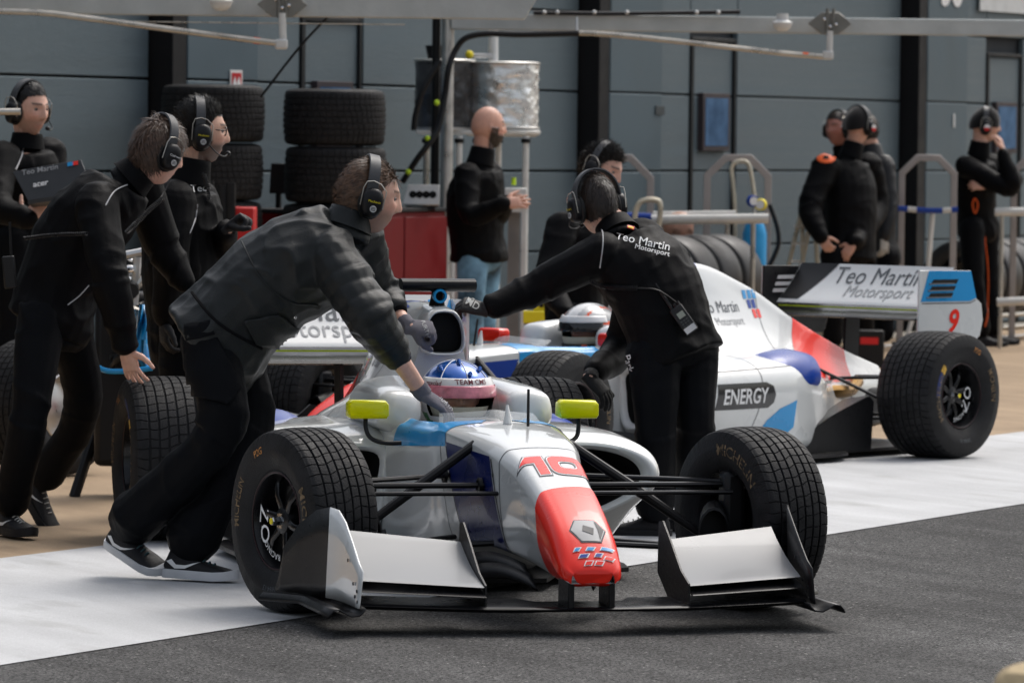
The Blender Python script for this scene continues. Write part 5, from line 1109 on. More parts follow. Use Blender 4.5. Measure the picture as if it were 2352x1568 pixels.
J = JJ(hR=(2232,525,40.5), hL=(2265,525,40.9), kR=(2238,655,40.45), kL=(2272,650,40.9), aR=(2256,762,40.5), aL=(2282,760,40.9), sR=(2218,382,40.4), sL=(2275,378,40.85), eR=(2322,432,40.2), eL=(2330,415,40.7), wR=(2303,345,40.25), wL=(2270,425,40.3), n=(2248,340,40.6), h=(2262,288,40.6), f=(.95,.05,-.1), u=(0,0,1))
J['aL'].z = J['aR'].z = .1
p, jk, jb, tr_ = person('man in black knit cap at right edge touching his chin, orange stripe on trousers', J, cuff=.9, seed=37, vox=.011, hands={'R': ((-.25,.1,.95), (-.8,.3,0), False, (.5,.7,.4)), 'L': ((-.9,-.1,0), (0,.8,-.3), True)}, shoes={'R': ((.95,.1,0),(0,0,1),SHB,SHB), 'L': ((.9,-.1,0),(0,0,1),SHB,SHB)})
make_headset(J, p, 0, logo=False); cap(J, p)
tbv = BVHTree.FromPolygons([V(c) for c in vco(tr_.data)], [tuple(q.vertices) for q in tr_.data.polygons])
piping(tr_, tbv, [(2262,545),(2268,600),(2270,650),(2268,720),(2262,750)], .006, ORNG, 'side_stripe'); piping(jk, jb, [(2238,455),(2234,470),(2240,490),(2246,470),(2240,455)], .007, ORNG, 'pocket_trim')
J = JJ(hR=(1500,640,36.5), hL=(1530,640,36.8), kR=(1560,620,36.2), kL=(1590,620,36.6), aR=(1545,760,36.4), aL=(1575,755,36.8), sR=(1512,572,36.3), sL=(1545,565,36.8), eR=(1530,640,36.1), eL=(1575,630,36.5), wR=(1570,610,36.0), wL=(1590,600,36.3), n=(1538,552,36.55), h=(1556,526,36.5), f=(.85,-.2,-.5), u=(.5,0,.8))
J['aL'].z = J['aR'].z = .1
person('crouching bald man half hidden behind the lying slick tyres', J, cuff=.95, seed=41, vox=.012, skin=(.42,.22,.15), stubble=.4)
# --- drivers
def driver(car_loc, rz, label, scheme):
    O = V(car_loc); Rm = Matrix.Rotation(rz,3,'Z'); C = lambda x,y,z: O+Rm @ V((x,y,z))
    fw = Rm @ V((1,.0,-.02)); hp = C(-1.17,0,.688)
    J = dict(hL=C(-1.15,.1,.3), hR=C(-1.15,-.1,.3), kL=C(-.75,.1,.42), kR=C(-.75,-.1,.42), aL=C(-.4,.07,.33), aR=C(-.4,-.07,.33), sL=C(-1.22,.15,.52), sR=C(-1.22,-.15,.52), eL=C(-1.0,.16,.42), eR=C(-1.0,-.16,.42), wL=C(-.74,.11,.54), wR=C(-.74,-.11,.54), n=C(-1.21,0,.60), h=hp-V((0,0,.0)), f=fw, u=(0,0,1))
    suit = mat('white_race_suit', (.45,.45,.45), .8)
    r, jk, jb, _ = person(label, J, jacket=suit, trous=suit, cuff=.96, eyes=True, vox=.01, headsc=1.0, bulk=0, skin=(.5,.3,.22), gloves={'L': (GLVB, ((Rm @ V((.4,-.3,.6))), (Rm @ V((.6,-.5,0))), True, (1,1,.7), .0)), 'R': (GLVB, ((Rm @ V((.4,.3,.6))), (Rm @ V((.6,.5,0))), False, (1,1,.7), .0))})
    M = head_frame(J); n, m = 40, 64; rows = []; info = []
    def hp_(th, ph, k=1.0):
        a, b, c_ = .172*k, .142*k, .168*k
        x = math.cos(th)*math.cos(ph); y = math.cos(th)*math.sin(ph); z = math.sin(th)
        X = a*x; Yy = b*y*(1-.12*max(0,-z)); Z = c_*z*(.93 if z < 0 else .80)
        if x > 0 and z < -.1: X += .03*min(1,(-z-.1)/.5)*x
        if x < 0 and z < 0: X *= 1-.12*min(1,-z*1.6)
        return J['h']+M @ V((X-.006, Yy, Z))
    th = np.linspace(-1.05, pi/2-.02, n); ph = np.linspace(-pi, pi, m, endpoint=False)
    rows = [[hp_(t,p_) for p_ in ph] for t in th]
    bm_ = MB().grid(rows, cv=True, cap=(0,1)); he = bm_.mesh('helmet', 60)
    bm = bmesh.new(); bm.from_mesh(he); mi = M.inverted(); hh = J['h']
    dl = [f_ for f_ in bm.faces if (lambda q: q.x > .055 and -.066 < q.z < .026 and abs(q.y) < .128)(mi @ (f_.calc_center_median()-hh))]
    bmesh.ops.delete(bm, geom=dl, context='FACES'); bm.to_mesh(he); bm.free(); he.shade_smooth()
    ho = link('helmet', he, None, r, world=True)
    for q in scheme['mats']: he.materials.append(q)
    for p_ in he.polygons:
        q = mi @ (V(p_.center)-hh); p_.material_index = scheme['fn'](q)
    # visor, raised, and its strip
    vis = [[hp_(t, p_, 1.045) for p_ in np.linspace(-1.25,1.25,30)] for t in np.linspace(-.02,.42,8)]
    if scheme.get('raised'): vis = [[hp_(t, p_, 1.05) for p_ in np.linspace(-1.3,1.3,30)] for t in np.linspace(.02,.34,8)]
    vo = MB().grid(vis).build('visor', scheme['visor'], ho, world=True); sm_ = vo.modifiers.new('s','SOLIDIFY'); sm_.thickness = .003
    st = MB().grid([[hp_(t, p_, 1.055) for p_ in np.linspace(-1.42,1.42,34)] for t in np.linspace(.30,.56,6)]).build('sun_strip', scheme['strip'], ho, world=True); sm_ = st.modifiers.new('s','SOLIDIFY'); sm_.thickness = .003
    sb = MB().grid([[hp_(t, p_, 1.06) for p_ in np.linspace(-1.42,1.42,34)] for t in np.linspace(.30,.56,6)]).bvh()
    MB().grid([[hp_(t, p_, .9) for p_ in np.linspace(-1.2,1.2,20)] for t in np.linspace(-.5,-.22,6)]).build('balaclava', mat('balaclava', (.42,.40,.32), .9), ho, world=True)
    ins = MB().grid([[hp_(t, p_, .93) for p_ in np.linspace(-pi,pi,40)] for t in np.linspace(-1.0,1.3,16)]); 
    il = ins.mesh('lining'); bm = bmesh.new(); bm.from_mesh(il); dl = [f_ for f_ in bm.faces if (mi @ (f_.calc_center_median()-hh)).x > .03]; bmesh.ops.delete(bm, geom=dl, context='FACES'); bm.to_mesh(il); bm.free(); link('lining', il, DARK, ho, world=True)
    d = -(M @ V((1,0,0)))
    for s_, yy, zz, sz, mm in scheme['txt']:
        v, f = text2d(s_, sz, bold=.01); side = M @ V((math.cos(yy),math.sin(yy),0)); tx = M @ V((-math.sin(yy),math.cos(yy),0)); c0 = J['h']+side*.3+M @ V((0,0,zz))
        decal('helmet_lettering', mm, [(v,f)], lambda a,b: c0+tx*a+M @ V((0,0,b)), sb, -side, ho, .015, .002, world=True)
    for (t,p_) in scheme.get('fins',()):
        b0 = hp_(t,p_); nn = (b0-J['h']).normalized(); bk_ = M @ V((-1,0,0)); MB().tube([b0-nn*.005-bk_*.02, b0+nn*.008, b0+nn*.012+bk_*.035], [.004,.011,.003], 8, flat=(1,.8)).build('helmet_vent', scheme['mats'][0], ho, world=True)
    for p0 in scheme.get('lines',()):
        MB().tube([hp_(t, p0, 1.004) for t in np.linspace(.45,1.5,14)], .0022, 6).build('pin_line', WTXT, ho, world=True)
    return r
HB = mat('helmet_blue', (.012,.10,.42), .2, .3, .15, 8, coat=.6); HW = mat('helmet_white', (.68,.68,.68), .25, coat=.5); HG = mat('helmet_green', (.01,.22,.04), .3, coat=.4); HR = mat('helmet_red', (.5,.02,.02), .3, coat=.4); HGD = mat('helmet_gold', (.25,.13,.03), .35, .3)
def sch1(q):
    if q.z > .042: return 0
    if q.z > .022 and q.x < .06: return 3
    if q.x < .06 and q.z > .0: return 4
    if q.x > .07: return 1
    if q.z < -.055 and q.x < .05: return 2
    return 1 if q.z < -.02 else 4
driver((.0678,17.4487,0), -1.3351, 'driver of car 10 in blue and white helmet with raised visor', dict(mats=[HB,HW,HG,HGD,HR], fn=sch1, raised=True, visor=mat('tinted_visor', (.6,.2,.25), .08, 0, .3, 30, coat=.5, alpha=.9), strip=HW,
  txt=[('TEAM CMS',.15,.062,.026,mat('dark_red_print',(.12,.01,.02),.5)),('maxclad',-.85,.055,.024,mat('dark_red_print',(.12,.01,.02),.5))], fins=((.85,-.9),(1.2,-.1),(.85,.8),(.7,.2)), lines=(-1.6,-.75,.1,.9)))
HS = mat('helmet_silver', (.35,.36,.37), .3, .5, .2, 10); HO = mat('helmet_orange', (.75,.10,.03), .3, coat=.4)
def sch2(q):
    if .030 < q.z < .042 or (abs(q.y) > .07 and abs(q.y) < .08): return 1
    if q.z > .042: return 0 if abs(q.y) > .035 else 2
    return 2 if q.z > -.02 else 3
driver((-.3816,24.3108,0), -2.2875, 'driver of car 9 in silver and orange helmet', dict(mats=[HS,HO,HW,mat('helmet_dark',(.02,.02,.022),.3)], fn=sch2, visor=mat('dark_visor', (.01,.01,.012), .05, coat=.5), strip=HW, txt=[]))
# ------------------------------------------------------------------ pit equipment
ORD = ['topmost','second from the top','third from the top','fourth from the top','lowest']
def stack(x, Y, top, which):
    z0 = P(x,top,Y).z; c = P(x,top,Y)
    for i in range(5):
        o = link('wet_tyre', TYR_me, None); o.location = (c.x+random.uniform(-.015,.015), Y+random.uniform(-.015,.015), z0-.183-i*.370); o.rotation_euler = (pi/2, 0, random.uniform(0,6)); o.rotation_mode = 'XYZ'
        tag(o, f'treaded wet tyre, {ORD[i]} in the {which} stack by the garage', 'tyre', 'stacked wet tyres')
        w_ = empty('wheel', (0,0,0)); w_.parent = o
        MB().lathe([(.175,.15),(.17,.155),(.158,.13),(.148,.0),(.158,-.13),(.17,-.155),(.175,-.15)], 32).build('rim', RIMB, o)
        bpy.data.objects.remove(w_)
    d = MB().box((c.x, Y, (z0-1.85)/2+.0), (.5,.5,max(.04,z0-1.86))).build('tyre_dolly', BLK, bevel=.01); tag(d, f'low black dolly under the {which} stack of tyres', 'dolly')
stack(492, 32.0, 195, 'left'); stack(772, 32.35, 205, 'right')
SLICK = tyre_mesh('slick', .33, .34, False).mesh('slick_tyre'); SLICK.materials.append(RUBS)
def slick_row(x, y, Y, n, place, names):
    c = P(x,y,Y)
    for i in range(n):
        o = link('slick_tyre', SLICK, None); o.location = (c.x+T.x*.37*i, c.y+T.y*.37*i, c.z); o.rotation_euler = (0,0,math.atan2(T.y,T.x)-pi/2)
        tag(o, f'smooth slick tyre, {names[i]} of the row {place}', 'tyre', 'slick tyres lying in a row')
        MB().lathe([(.172,.145),(.165,.15),(.155,.12),(.146,.0),(.155,-.12),(.165,-.15),(.172,-.145)], 32).build('rim', RIMB, o); MB().lathe([(.001,.06),(.05,.06),(.146,.03),(.146,.0)], 24).build('wheel_face', RIMB, o)
    fr = empty('tyre_trolley', (c.x,c.y,0), 0, f'tubular tyre trolley carrying the slick tyres {place}', 'trolley')
    for dn_ in (-.28,.28):
        for zz in (c.z-.30, .12):
            MB().tube([V((c.x,c.y,zz))+Nn*dn_-T*.3, V((c.x,c.y,zz))+Nn*dn_+T*(.37*n)], .02, 8).build('rail', STEEL, fr, world=True)
        for tt in (-.25, .37*n-.1): MB().tube([V((c.x,c.y,.05))+Nn*dn_+T*tt, V((c.x,c.y,c.z-.3))+Nn*dn_+T*tt], .02, 8).build('upright', STEEL, fr, world=True)
slick_row(1490, 648, 35.4, 4, 'beside the crouching man', ['nearest','second','third','farthest']); slick_row(2215, 640, 41.6, 4, 'at the right edge', ['nearest','second','third','farthest'])
# red cabinet
cabn = empty('red_cabinet', pit(-3.4,.6), 0, 'long dark red tool cabinet against the garage behind the bald man', 'cabinet')
zt = 1.165
def pbox(name, s0, s1, d0, d1, z0, z1, m, par, bevel=.006):
    M = frame(pit((s0+s1)/2,(d0+d1)/2,(z0+z1)/2), T, Nn); return MB().box((0,0,0), (s1-s0,d1-d0,z1-z0), M).build(name, m, par, bevel=bevel, world=True)
pbox('cabinet_body', -4.6, -2.56, .32, .86, .1, zt-.03, REDM, cabn); pbox('worktop', -4.62, -2.53, .30, .88, zt-.028, zt, mat('dark_worktop', (.03,.03,.032), .5), cabn)
for i in range(3): pbox('cabinet_door', -4.58+.675*i, -3.92+.675*i, .862, .875, .14, zt-.06, REDM, cabn)
pbox('corner_post', -2.555, -2.5, .80, .87, .02, zt-.03, mat('pale_trim', (.5,.5,.5), .4), cabn); pbox('end_panel', -2.557, -2.549, .34, .8, .12, zt-.05, REDM, cabn)
for a in (-4.5,-2.7): pbox('foot', a, a+.1, .4, .8, .012, .1, BLK, cabn)
# connector panel on the cabinet
c0 = P(967,448,34.0); cp = empty('connector_panel', (c0.x,c0.y,zt), 0, 'white slanted panel with four round sockets on the red cabinet', 'panel')
Mp = frame((c0.x,c0.y,c0.z), (1,0,0), (0,.25,1)); MB().prism([(-.125,-.07),(.125,-.07),(.125,.07),(-.09,.07)], Mp, .03).build('plate', mat('panel_white', (.62,.62,.61), .4), cp, bevel=.004, world=True)
for i in range(4): MB().lathe([(.001,.0),(.024,.0),(.028,-.006),(.028,-.02)], 20, Mp @ Matrix.Translation((-.055+.045*i,.0,.018)) @ Matrix.Rotation(pi/2,4,'X')).build('socket', DARK, cp, world=True)
MB().box((0,-.0825,-.05), (.2,.024,.06), Mp).build('bracket', BLK, cp, world=True)
# fuel rig
fr = P(1150,300,35.0); rig = empty('fuel_rig', (fr.x,fr.y,0), 0, 'refuelling rig with two foil wrapped drums on white legs behind the bald man', 'fuel rig')
FOIL = mat('silver_foil', (.9,.9,.9), .3, 1, .1, 9, bump=1, bs=16)
def drum(x, Y, y0, y1, wpx, nm, m):
    a = P(x,y0,Y); b = P(x,y1,Y); r = wpx/2/F*Y; h = a.z-b.z; mb = MB(); rows = []
    for i in range(25):
        row = []
        for j in range(72):
            q = 2*pi*j/72; k = 1 if i in (0,24) else 1+.03*(vnoise(np.array([[4*math.cos(q)+9,4*math.sin(q)+9,i*.55]]),4)[0]-.5)*2+.025*(abs(2*vnoise(np.array([[9*math.cos(q)+9,9*math.sin(q)+9,i*1.3]]),6)[0]-1)-.5)
            row.append(V((a.x+r*k*math.cos(q), Y+r*k*math.sin(q), b.z+h*i/24)))
        rows.append(row)
    o = mb.grid(rows, cv=True, cap=(1,1)).build(nm, m, rig, ang=60, world=True)
    for z in (a.z-.006, b.z+.006): MB().tube([V((a.x+r*1.01*math.cos(q), Y+r*1.01*math.sin(q), z)) for q in lin(0,2*pi,40)], .010, 6).build('rim_band', ALU, o, world=True)
    return a, b, r
drum(1152, 35.0, 144, 296, 172, 'drum', FOIL); drum(1022, 34.9, 138, 298, 136, 'drum', mat('dark_foil', (.10,.10,.105), .3, .6, .5, 5, bump=.8, bs=12))
RW = mat('rig_white', (.66,.66,.64), .35)
a = P(1152,304,35.0); MB().lathe([(.001,.0),(.26,.0),(.275,.012),(.27,.03),(.235,.05),(.001,.052)], 40, Matrix.Translation((a.x,35.0,a.z+.02)) @ Matrix.Rotation(pi/2,4,'X') @ Matrix.Rotation(pi,4,'X')).build('tray', RW, rig, world=True)
b = P(1022,304,34.9); MB().box((b.x,34.9,b.z), (.40,.36,.03)).build('tray', RW, rig, bevel=.006, world=True)
for x, Y in ((1208,34.75),(1096,35.2),(1145,35.2),(980,34.6),(1055,34.6)):
    t = P(x,312,Y); MB().tube([V((t.x,Y,.02)), V((t.x,Y,t.z))], .022, 10).build('leg', RW if x > 1000 else STEEL, rig, world=True); MB().tube([V((t.x,Y,t.z-.05)), V((t.x,Y,t.z-.02))], .034, 12).build('collar', BLK, rig, world=True)
t0 = P(1133,140,35.0); t1 = P(1133,70,35.0); MB().tube([t0-V((0,0,.01)), t1], .034, 14).build('filler_pipe', RW, rig, world=True)
t0 = P(1085,128,34.95); t1 = P(1130,128,34.95); MB().tube([t0,t1], .016, 10).build('valve', ALU, rig, world=True); MB().ell(P(1078,126,34.9), (.03,.03,.03), 12).build('valve_knob', YELT, rig, world=True)
MB().tube([P(1000,138,34.9)-V((0,0,.01)), P(1000,105,34.9)], [.05,.07], 14).build('breather', BLK, rig, world=True)
wr_ = P(1185,600,34.4); st = empty('white_stand', (wr_.x,wr_.y,0), 0, 'white metal stand with grey side right of the bald man', 'stand')
l_, r_, tp = P(1166,432,34.4), P(1204,432,34.4), P(1185,432,34.4).z
MB().box(((l_.x+r_.x)/2,34.4,tp-.06), (r_.x-l_.x+.04,.2,.12)).build('head_box', RW, st, bevel=.008, world=True)
MB().box((r_.x,34.35,(tp-.12)/2), (.035,.05,tp-.12)).build('post', RW, st, bevel=.004, world=True); MB().box(((l_.x+r_.x)/2-.01,34.45,(tp-.16)/2), (r_.x-l_.x-.03,.06,tp-.16)).build('side_panel', mat('panel_grey', (.22,.21,.2), .5), st, world=True)
MB().box(((l_.x+r_.x)/2,34.36,P(1185,482,34.4).z), (r_.x-l_.x+.05,.06,.03)).build('shelf', RW, st, world=True); MB().tube([P(1180,425,34.38), P(1180,408,34.38)], .016, 8).build('lime_knob', mat('lime', (.5,.7,.03), .5), st, world=True)
# overhead booms
BEAM = mat('grey_beam', (.46,.48,.47), .55, .2, .12, 5, bump=.15, bs=50)
def fixture(par, x, y, Y, pipe_y, arm, dome):
    q = P(x,y,Y); k = Y/F
    plate = [(-.15,0),(-.06,.075),(.06,.075),(.15,0),(.06,-.075),(-.06,-.075)]
    M = frame((q.x,q.y-.06,q.z), (1,0,0), (0,0,1)); po = MB().prism(plate, M, .02).build('bracket_plate', mat('bracket_steel', (.25,.24,.22), .35, .8), par, bevel=.004, world=True)
    for s in (-1,1):
        MB().lathe([(.042,.016),(.03,.016),(.03,-.01),(.042,-.01)], 20, M @ Matrix.Translation((s*.085,0,.0)) @ Matrix.Rotation(pi/2,4,'X'), True).build('ring', mat('bracket_steel',(0,0,0)), po, world=True); MB().lathe([(.001,.012),(.028,.012)], 20, M @ Matrix.Translation((s*.085,0,0)) @ Matrix.Rotation(-pi/2,4,'X')).build('hole_disc', RW, po, world=True)
    for i in range(5): MB().ell((q.x-.04+.02*i, q.y-.085, q.z+.03*math.cos(i*2)), (.012,.012,.012), 8).build('bolt', CHROME, po, world=True)
    for sx in (-.02,.022): MB().tube([(q.x+sx,q.y-.085,q.z+.1),(q.x+sx,q.y-.085,q.z-.08)], .012, 8).build('clamp_bar', mat('bracket_steel',(0,0,0)), po, world=True)
    e = P(x,pipe_y,Y-.09); MB().tube([(q.x,Y-.09,q.z-.05), (e.x,Y-.09,e.z)], .022, 12).build('drop_pipe', mat('white_pipe', (.6,.6,.58), .4), par, world=True)
    MB().box((e.x-.01,Y-.09,e.z-.01), (.075,.06,.06)).build('elbow', mat('white_pipe',(0,0,0)), par, bevel=.012, world=True)
    MB().tube(smoothpts([P(a,b,c) for a,b,c in arm],6), .0185, 10).build('air_arm', STEEL, par, world=True)
    m0, m1 = P(*arm[1]), P(*arm[0]); mm = lerp(P(*arm[0]), P(*arm[1]), .42); dd_ = (m1-m0).normalized(); MB().tube([mm-dd_*.02, mm+dd_*.02], .0195, 10).build('orange_tape', ORNG, par, world=True)
    d = P(*dome); do = MB().lathe([(.001,-.06),(.03,-.058),(.055,-.04),(.068,-.01),(.07,.0),(.04,.015),(.04,.06)], 24, Matrix.Translation(d) @ Matrix.Rotation(pi/2,4,'X')).build('camera_dome', RW, par, world=True)
b1 = empty('overhead_boom', P(600,20,29.8), 0, 'grey overhead boom with bracket and air arm at the top left', 'boom')
z0 = P(600,38.5,29.8).z; xe = P(1205,42,29.8).x; xl = P(-700,20,29.8).x
MB().prism([(xl,0),(xe,0),(xe+.065,.115),(xe+.09,.16),(xl,.16)], frame((0,29.8,z0), (1,0,0), (0,0,1)), .14).build('beam', BEAM, b1, bevel=.006, world=True)
for xx in (xl+.4, xl+1.2): MB().tube([(xx,29.8,0),(xx,29.8,z0)], .05, 14).build('boom_post', STEEL, b1, world=True)
fixture(b1, 650, 12, 29.72, 98, [(640,100,29.62),(520,85,29.6),(330,60,29.6),(180,40,29.6),(90,30,29.6),(-60,26,29.6),(-300,26,29.6)], (508,2,29.6))
MB().tube([P(300,50,29.66),P(930,57,29.66)], .0035, 6).build('tension_wire', STEEL, b1, world=True); MB().tube(smoothpts([P(752,40,30.2),P(700,95,30.6),P(655,150,31),P(600,222,31.5)]), .008, 8).build('stay_cable', BLK, b1, world=True)
b2 = empty('overhead_boom', P(1030,470,34.3), 0, 'grey overhead boom on a steel post beside the fuel rig', 'boom')
z2 = P(1700,76,34.3).z; xa = P(1036,60,34.3).x
MB().box(((xa+4.2)/2,34.3,z2+.055), (4.2-xa,.14,.11)).build('beam', BEAM, b2, bevel=.006, world=True)
MB().tube([(xa-.02,34.3,.0),(xa-.02,34.3,z2+.16)], .042, 18).build('boom_post', ALU, b2, world=True); MB().tube([(xa-.10,34.36,.0),(xa-.10,34.36,z2+.16)], .03, 12).build('rear_post', BLK, b2, world=True)
fixture(b2, 1905, 55, 34.2, 124, [(1893,131,34.1),(1790,122,34.08),(1560,96,34.06),(1400,80,34.06),(1325,76,34.06)], (1797,52,34.1))
MB().tube([P(1325,40,34.1),P(1325,78,34.06)], .008, 8).build('hanger', ALU, b2, world=True)
MB().tube(smoothpts([P(1225,30,34.2),P(1400,32,34.2),P(1560,30,34.2),P(1700,28,34.2)]), .014, 8).build('cable_bundle', BLK, b2, world=True)
for x in (1250,1280,1365,1440,1600,1650): MB().ell(P(x,29,34.15), (.016,.016,.016), 8).build('cable_clip', ALU, b2, world=True)
MB().tube(smoothpts([P(1330,77,34.05),P(1200,80,34.05),P(1120,78,34.05),P(1070,88,34.05),P(1045,118,34.05),P(1030,160,34.0),P(1022,220,34.0),P(1008,290,33.95),P(985,330,33.9),P(955,370,33.9),P(925,418,33.95)]), .021, 10).build('fuel_hose', BLK, b2, world=True)
MB().tube(smoothpts([P(1010,140,34.0),P(975,200,33.95),P(955,260,33.95),P(950,300,33.95)]), .02, 10).build('fuel_hose', BLK, b2, world=True)
for x, y in ((1003,236),(982,318),(938,395)): MB().ell(P(x,y,33.9), (.02,.02,.02), 10).build('lime_coupling', mat('lime',(0,0,0)), b2, world=True)
# aluminium hoops of the tyre trolleys
def hoop(x0, x1, ytop, Y, label, inner=None, ybot=None):
    k = (x1-x0); a = P(x0,ytop,Y); b = P(x1,ytop,Y); w_ = b.x-a.x; z = a.z; c = w_*.30; r = .026
    pts = [V((a.x,Y,.02)),V((a.x,Y,z-c)),V((a.x+c,Y,z)),V((b.x-c,Y,z)),V((b.x,Y,z-c)),V((b.x,Y,.02))]
    e = empty('trolley_hoop', ((a.x+b.x)/2,Y,0), 0, label, 'trolley hoop', 'aluminium trolley hoops'); mb = MB(); sq = []
    for i, p in enumerate(pts):
        d0 = (pts[i]-pts[i-1]).normalized() if i else (pts[1]-pts[0]).normalized(); d1 = (pts[i+1]-pts[i]).normalized() if i < 5 else d0; t = (d0+d1).normalized(); nx = V((t.z,0,-t.x)); kk = 1/max(.5,t.dot(d0))
        sq.append([p+nx*(r*kk*s1)+V((0,s2*r,0)) for s1,s2 in ((-1,-1),(1,-1),(1,1),(-1,1))])
    mb.grid(sq, cv=True, cap=(1,1)).build('frame', mat('hoop_aluminium', (.36,.33,.32), .4, .5), e, bevel=.004, world=True)
    for px_ in (a.x,b.x): MB().box((px_,Y,.03), (.1,.3,.04)).build('foot', BLK, e, bevel=.006, world=True)
    if inner: MB().tube(smoothpts([P(*q) for q in inner],5), .016, 10).build('inner_loop', mat('champagne_tube', (.55,.5,.4), .35, .6), e, world=True)
    return e
hoop(1340, 1495, 362, 37.2, 'aluminium hoop half hidden behind the curly haired man'); hoop(1625, 1765, 362, 37.4, 'aluminium hoop in front of the door with the blue window', [(1688,560,37.2),(1688,480,37.2),(1683,420,37.2),(1680,385,37.2),(1692,372,37.2),(1712,372,37.2),(1722,385,37.2),(1730,430,37.2),(1735,480,37.2),(1733,560,37.2)])
hoop(2072, 2192, 362, 40.0, 'aluminium hoop between the two men in knit caps'); hoop(2330, 2450, 358, 41.2, 'aluminium hoop cut off by the right edge behind the man touching his chin')
RAILW = mat('white_rail', (.62,.61,.58), .35)
def rail(x0, y0, x1, y1, Y, r, label, m=RAILW, legs=True):
    a, b = P(x0,y0,Y), P(x1,y1,Y); e = empty('barrier_rail', ((a.x+b.x)/2,Y,0), 0, label, 'rail'); MB().tube([a,b], r, 12).build('bar', m, e, world=True)
    if legs:
        for t in (.12,.9): p = lerp(a,b,t); MB().tube([(p.x,Y,.0),(p.x,Y,p.z)], .018, 8).build('leg', STEEL, e, world=True)
    return e
rl = rail(1415, 505, 1765, 502, 36.0, .036, 'thick white rail in front of the crouching man'); rail(1500, 493, 1690, 491, 36.6, .024, 'thinner white rail just behind the thick white rail')
MB().tube([P(1430,497,35.9),P(1496,499,35.9)], .03, 10).build('blue_sleeve', BLUE, rl, world=True); MB().tube(smoothpts([P(1462,560,35.7),P(1458,500,35.7),P(1466,470,35.7),P(1482,460,35.7),P(1505,460,35.7),P(1516,470,35.7),P(1514,510,35.7),P(1500,560,35.7)]), .02, 10).build('handle_loop', mat('champagne_tube',(0,0,0)), rl, world=True)
rail(2285, 487, 2420, 486, 40.2, .034, 'white rail behind the man touching his chin'); rail(2290, 694, 2420, 688, 39.8, .034, 'low white rail at the right edge near the slick tyres', legs=False)
# gas bottles
g = P(1733,560,37.0); gb = empty('gas_bottle', (g.x,37.0,0), 0, 'bright blue gas bottle with regulator beside the aluminium hoop', 'gas bottle')
BB = mat('bottle_blue', (.03,.30,.62), .35); zt_ = P(1733,500,37.0).z
MB().lathe([(.001,.0),(.085,.0),(.09,.02),(.09,zt_-.12),(.07,zt_-.05),(.035,zt_),(.03,zt_+.03),(.001,zt_+.03)], 24, Matrix.Translation((g.x,37.0,0)) @ Matrix.Rotation(pi/2,4,'X')).build('cylinder', BB, gb, world=True)
MB().tube([(g.x,37.0,zt_+.02),(g.x,37.0,zt_+.10)], .02, 10).build('valve', CHROME, gb, world=True)
for x, y, m in ((1728,462,BLUE),(1748,470,YELT)): M = Matrix.Translation(P(x,y,36.9)) @ Matrix.Rotation(.35 if m is BLUE else -.3,4,'Z'); go = MB().lathe([(.001,-.03),(.04,-.03),(.044,-.02),(.044,.012),(.03,.016),(.001,.016)], 20, M).build('gauge', m, gb, world=True); MB().lathe([(.001,-.031),(.032,-.031)], 20, M).build('dial', WTXT, go, world=True)
MB().tube(smoothpts([P(1768,470,37.1),P(1785,520,37.1),P(1788,560,37.1),P(1775,595,37.1),P(1760,620,37.1)]), .018, 8).build('hose', BLK, gb, world=True)
# step ladder
a = P(1838,470,39.0); sl_ = empty('step_ladder', (a.x,39.0,0), 0, 'small aluminium step ladder left of the capped man', 'ladder')
for x0, x1 in ((1842,1808),(1842,1846),(1868,1838),(1870,1880)): MB().tube([P(x0,478,39.0), V((P(x1,600,39.0).x+(x1-x0)/F*39*1.2,39.0,.0))], .018, 8).build('leg', mat('champagne_tube',(0,0,0)), sl_, world=True)
for y in (520,560,600): MB().box((P(1846-(y-478)*.14,y,39.0).x,39.0,P(1840,y,39.0).z), (.11,.06,.012)).build('step', ALU, sl_, world=True)
MB().box((P(1856,478,39).x,39.0,P(1856,476,39).z), (.12,.12,.02)).build('top_step', ALU, sl_, world=True)
# stand with blue strap
a = P(2140,480,39.6); ts = empty('strap_stand', (a.x,39.6,0), 0, 'slim white stand with a blue and white strap between the capped men', 'stand')
MB().tube([P(2143,480,39.6), P(2132,610,39.6)], .02, 10).build('pole', RAILW, ts, world=True); pz = P(2132,610,39.6)
for s in (-1,1): MB().tube([pz, V((pz.x+s*.2,39.6+s*.1,.0))], .018, 8).build('leg', RAILW, ts, world=True)
for i, (x0,x1) in enumerate(((2062,2085),(2085,2105),(2105,2142),(2142,2165),(2165,2185),(2185,2200))): MB().tube([P(x0,481+3*math.sin(x0*.03),39.55), P(x1,481+3*math.sin(x1*.03),39.55)], .022, 8, flat=(1,.4)).build('strap', RAILW if i in (1,4) else BLUE, ts, world=True)
# yellow jack
a = P(1230,730,31.0); yj = empty('yellow_jack', (a.x,31.0,0), 0, 'yellow jack with a wide plate behind the white stand', 'jack')
MB().box((a.x,31.0,P(1230,728,31.0).z), (.155,.1,.075)).build('plate', YELT, yj, bevel=.006, world=True); q = P(1243,700,31.05)
MB().prism([(-.05,-.05),(.05,-.05),(.03,.06),(-.035,.06)], frame(q,(1,0,0),(0,0,1)), .08).build('head', YELT, yj, bevel=.006, world=True); MB().lathe([(.001,-.045),(.016,-.045)], 14, Matrix.Translation(q)).build('eye', BLK, yj, world=True)
for s in (-.06,.06): MB().tube([(a.x+s,31.0,.0),(a.x+s*.8,31.0,P(1230,735,31.0).z)], .02, 8).build('leg', BLK, yj, world=True)
MB().tube(smoothpts([P(1262,690,31),P(1272,740,31),P(1255,790,31),P(1215,800,31)]), .018, 8).build('hose', BLK, yj, world=True)
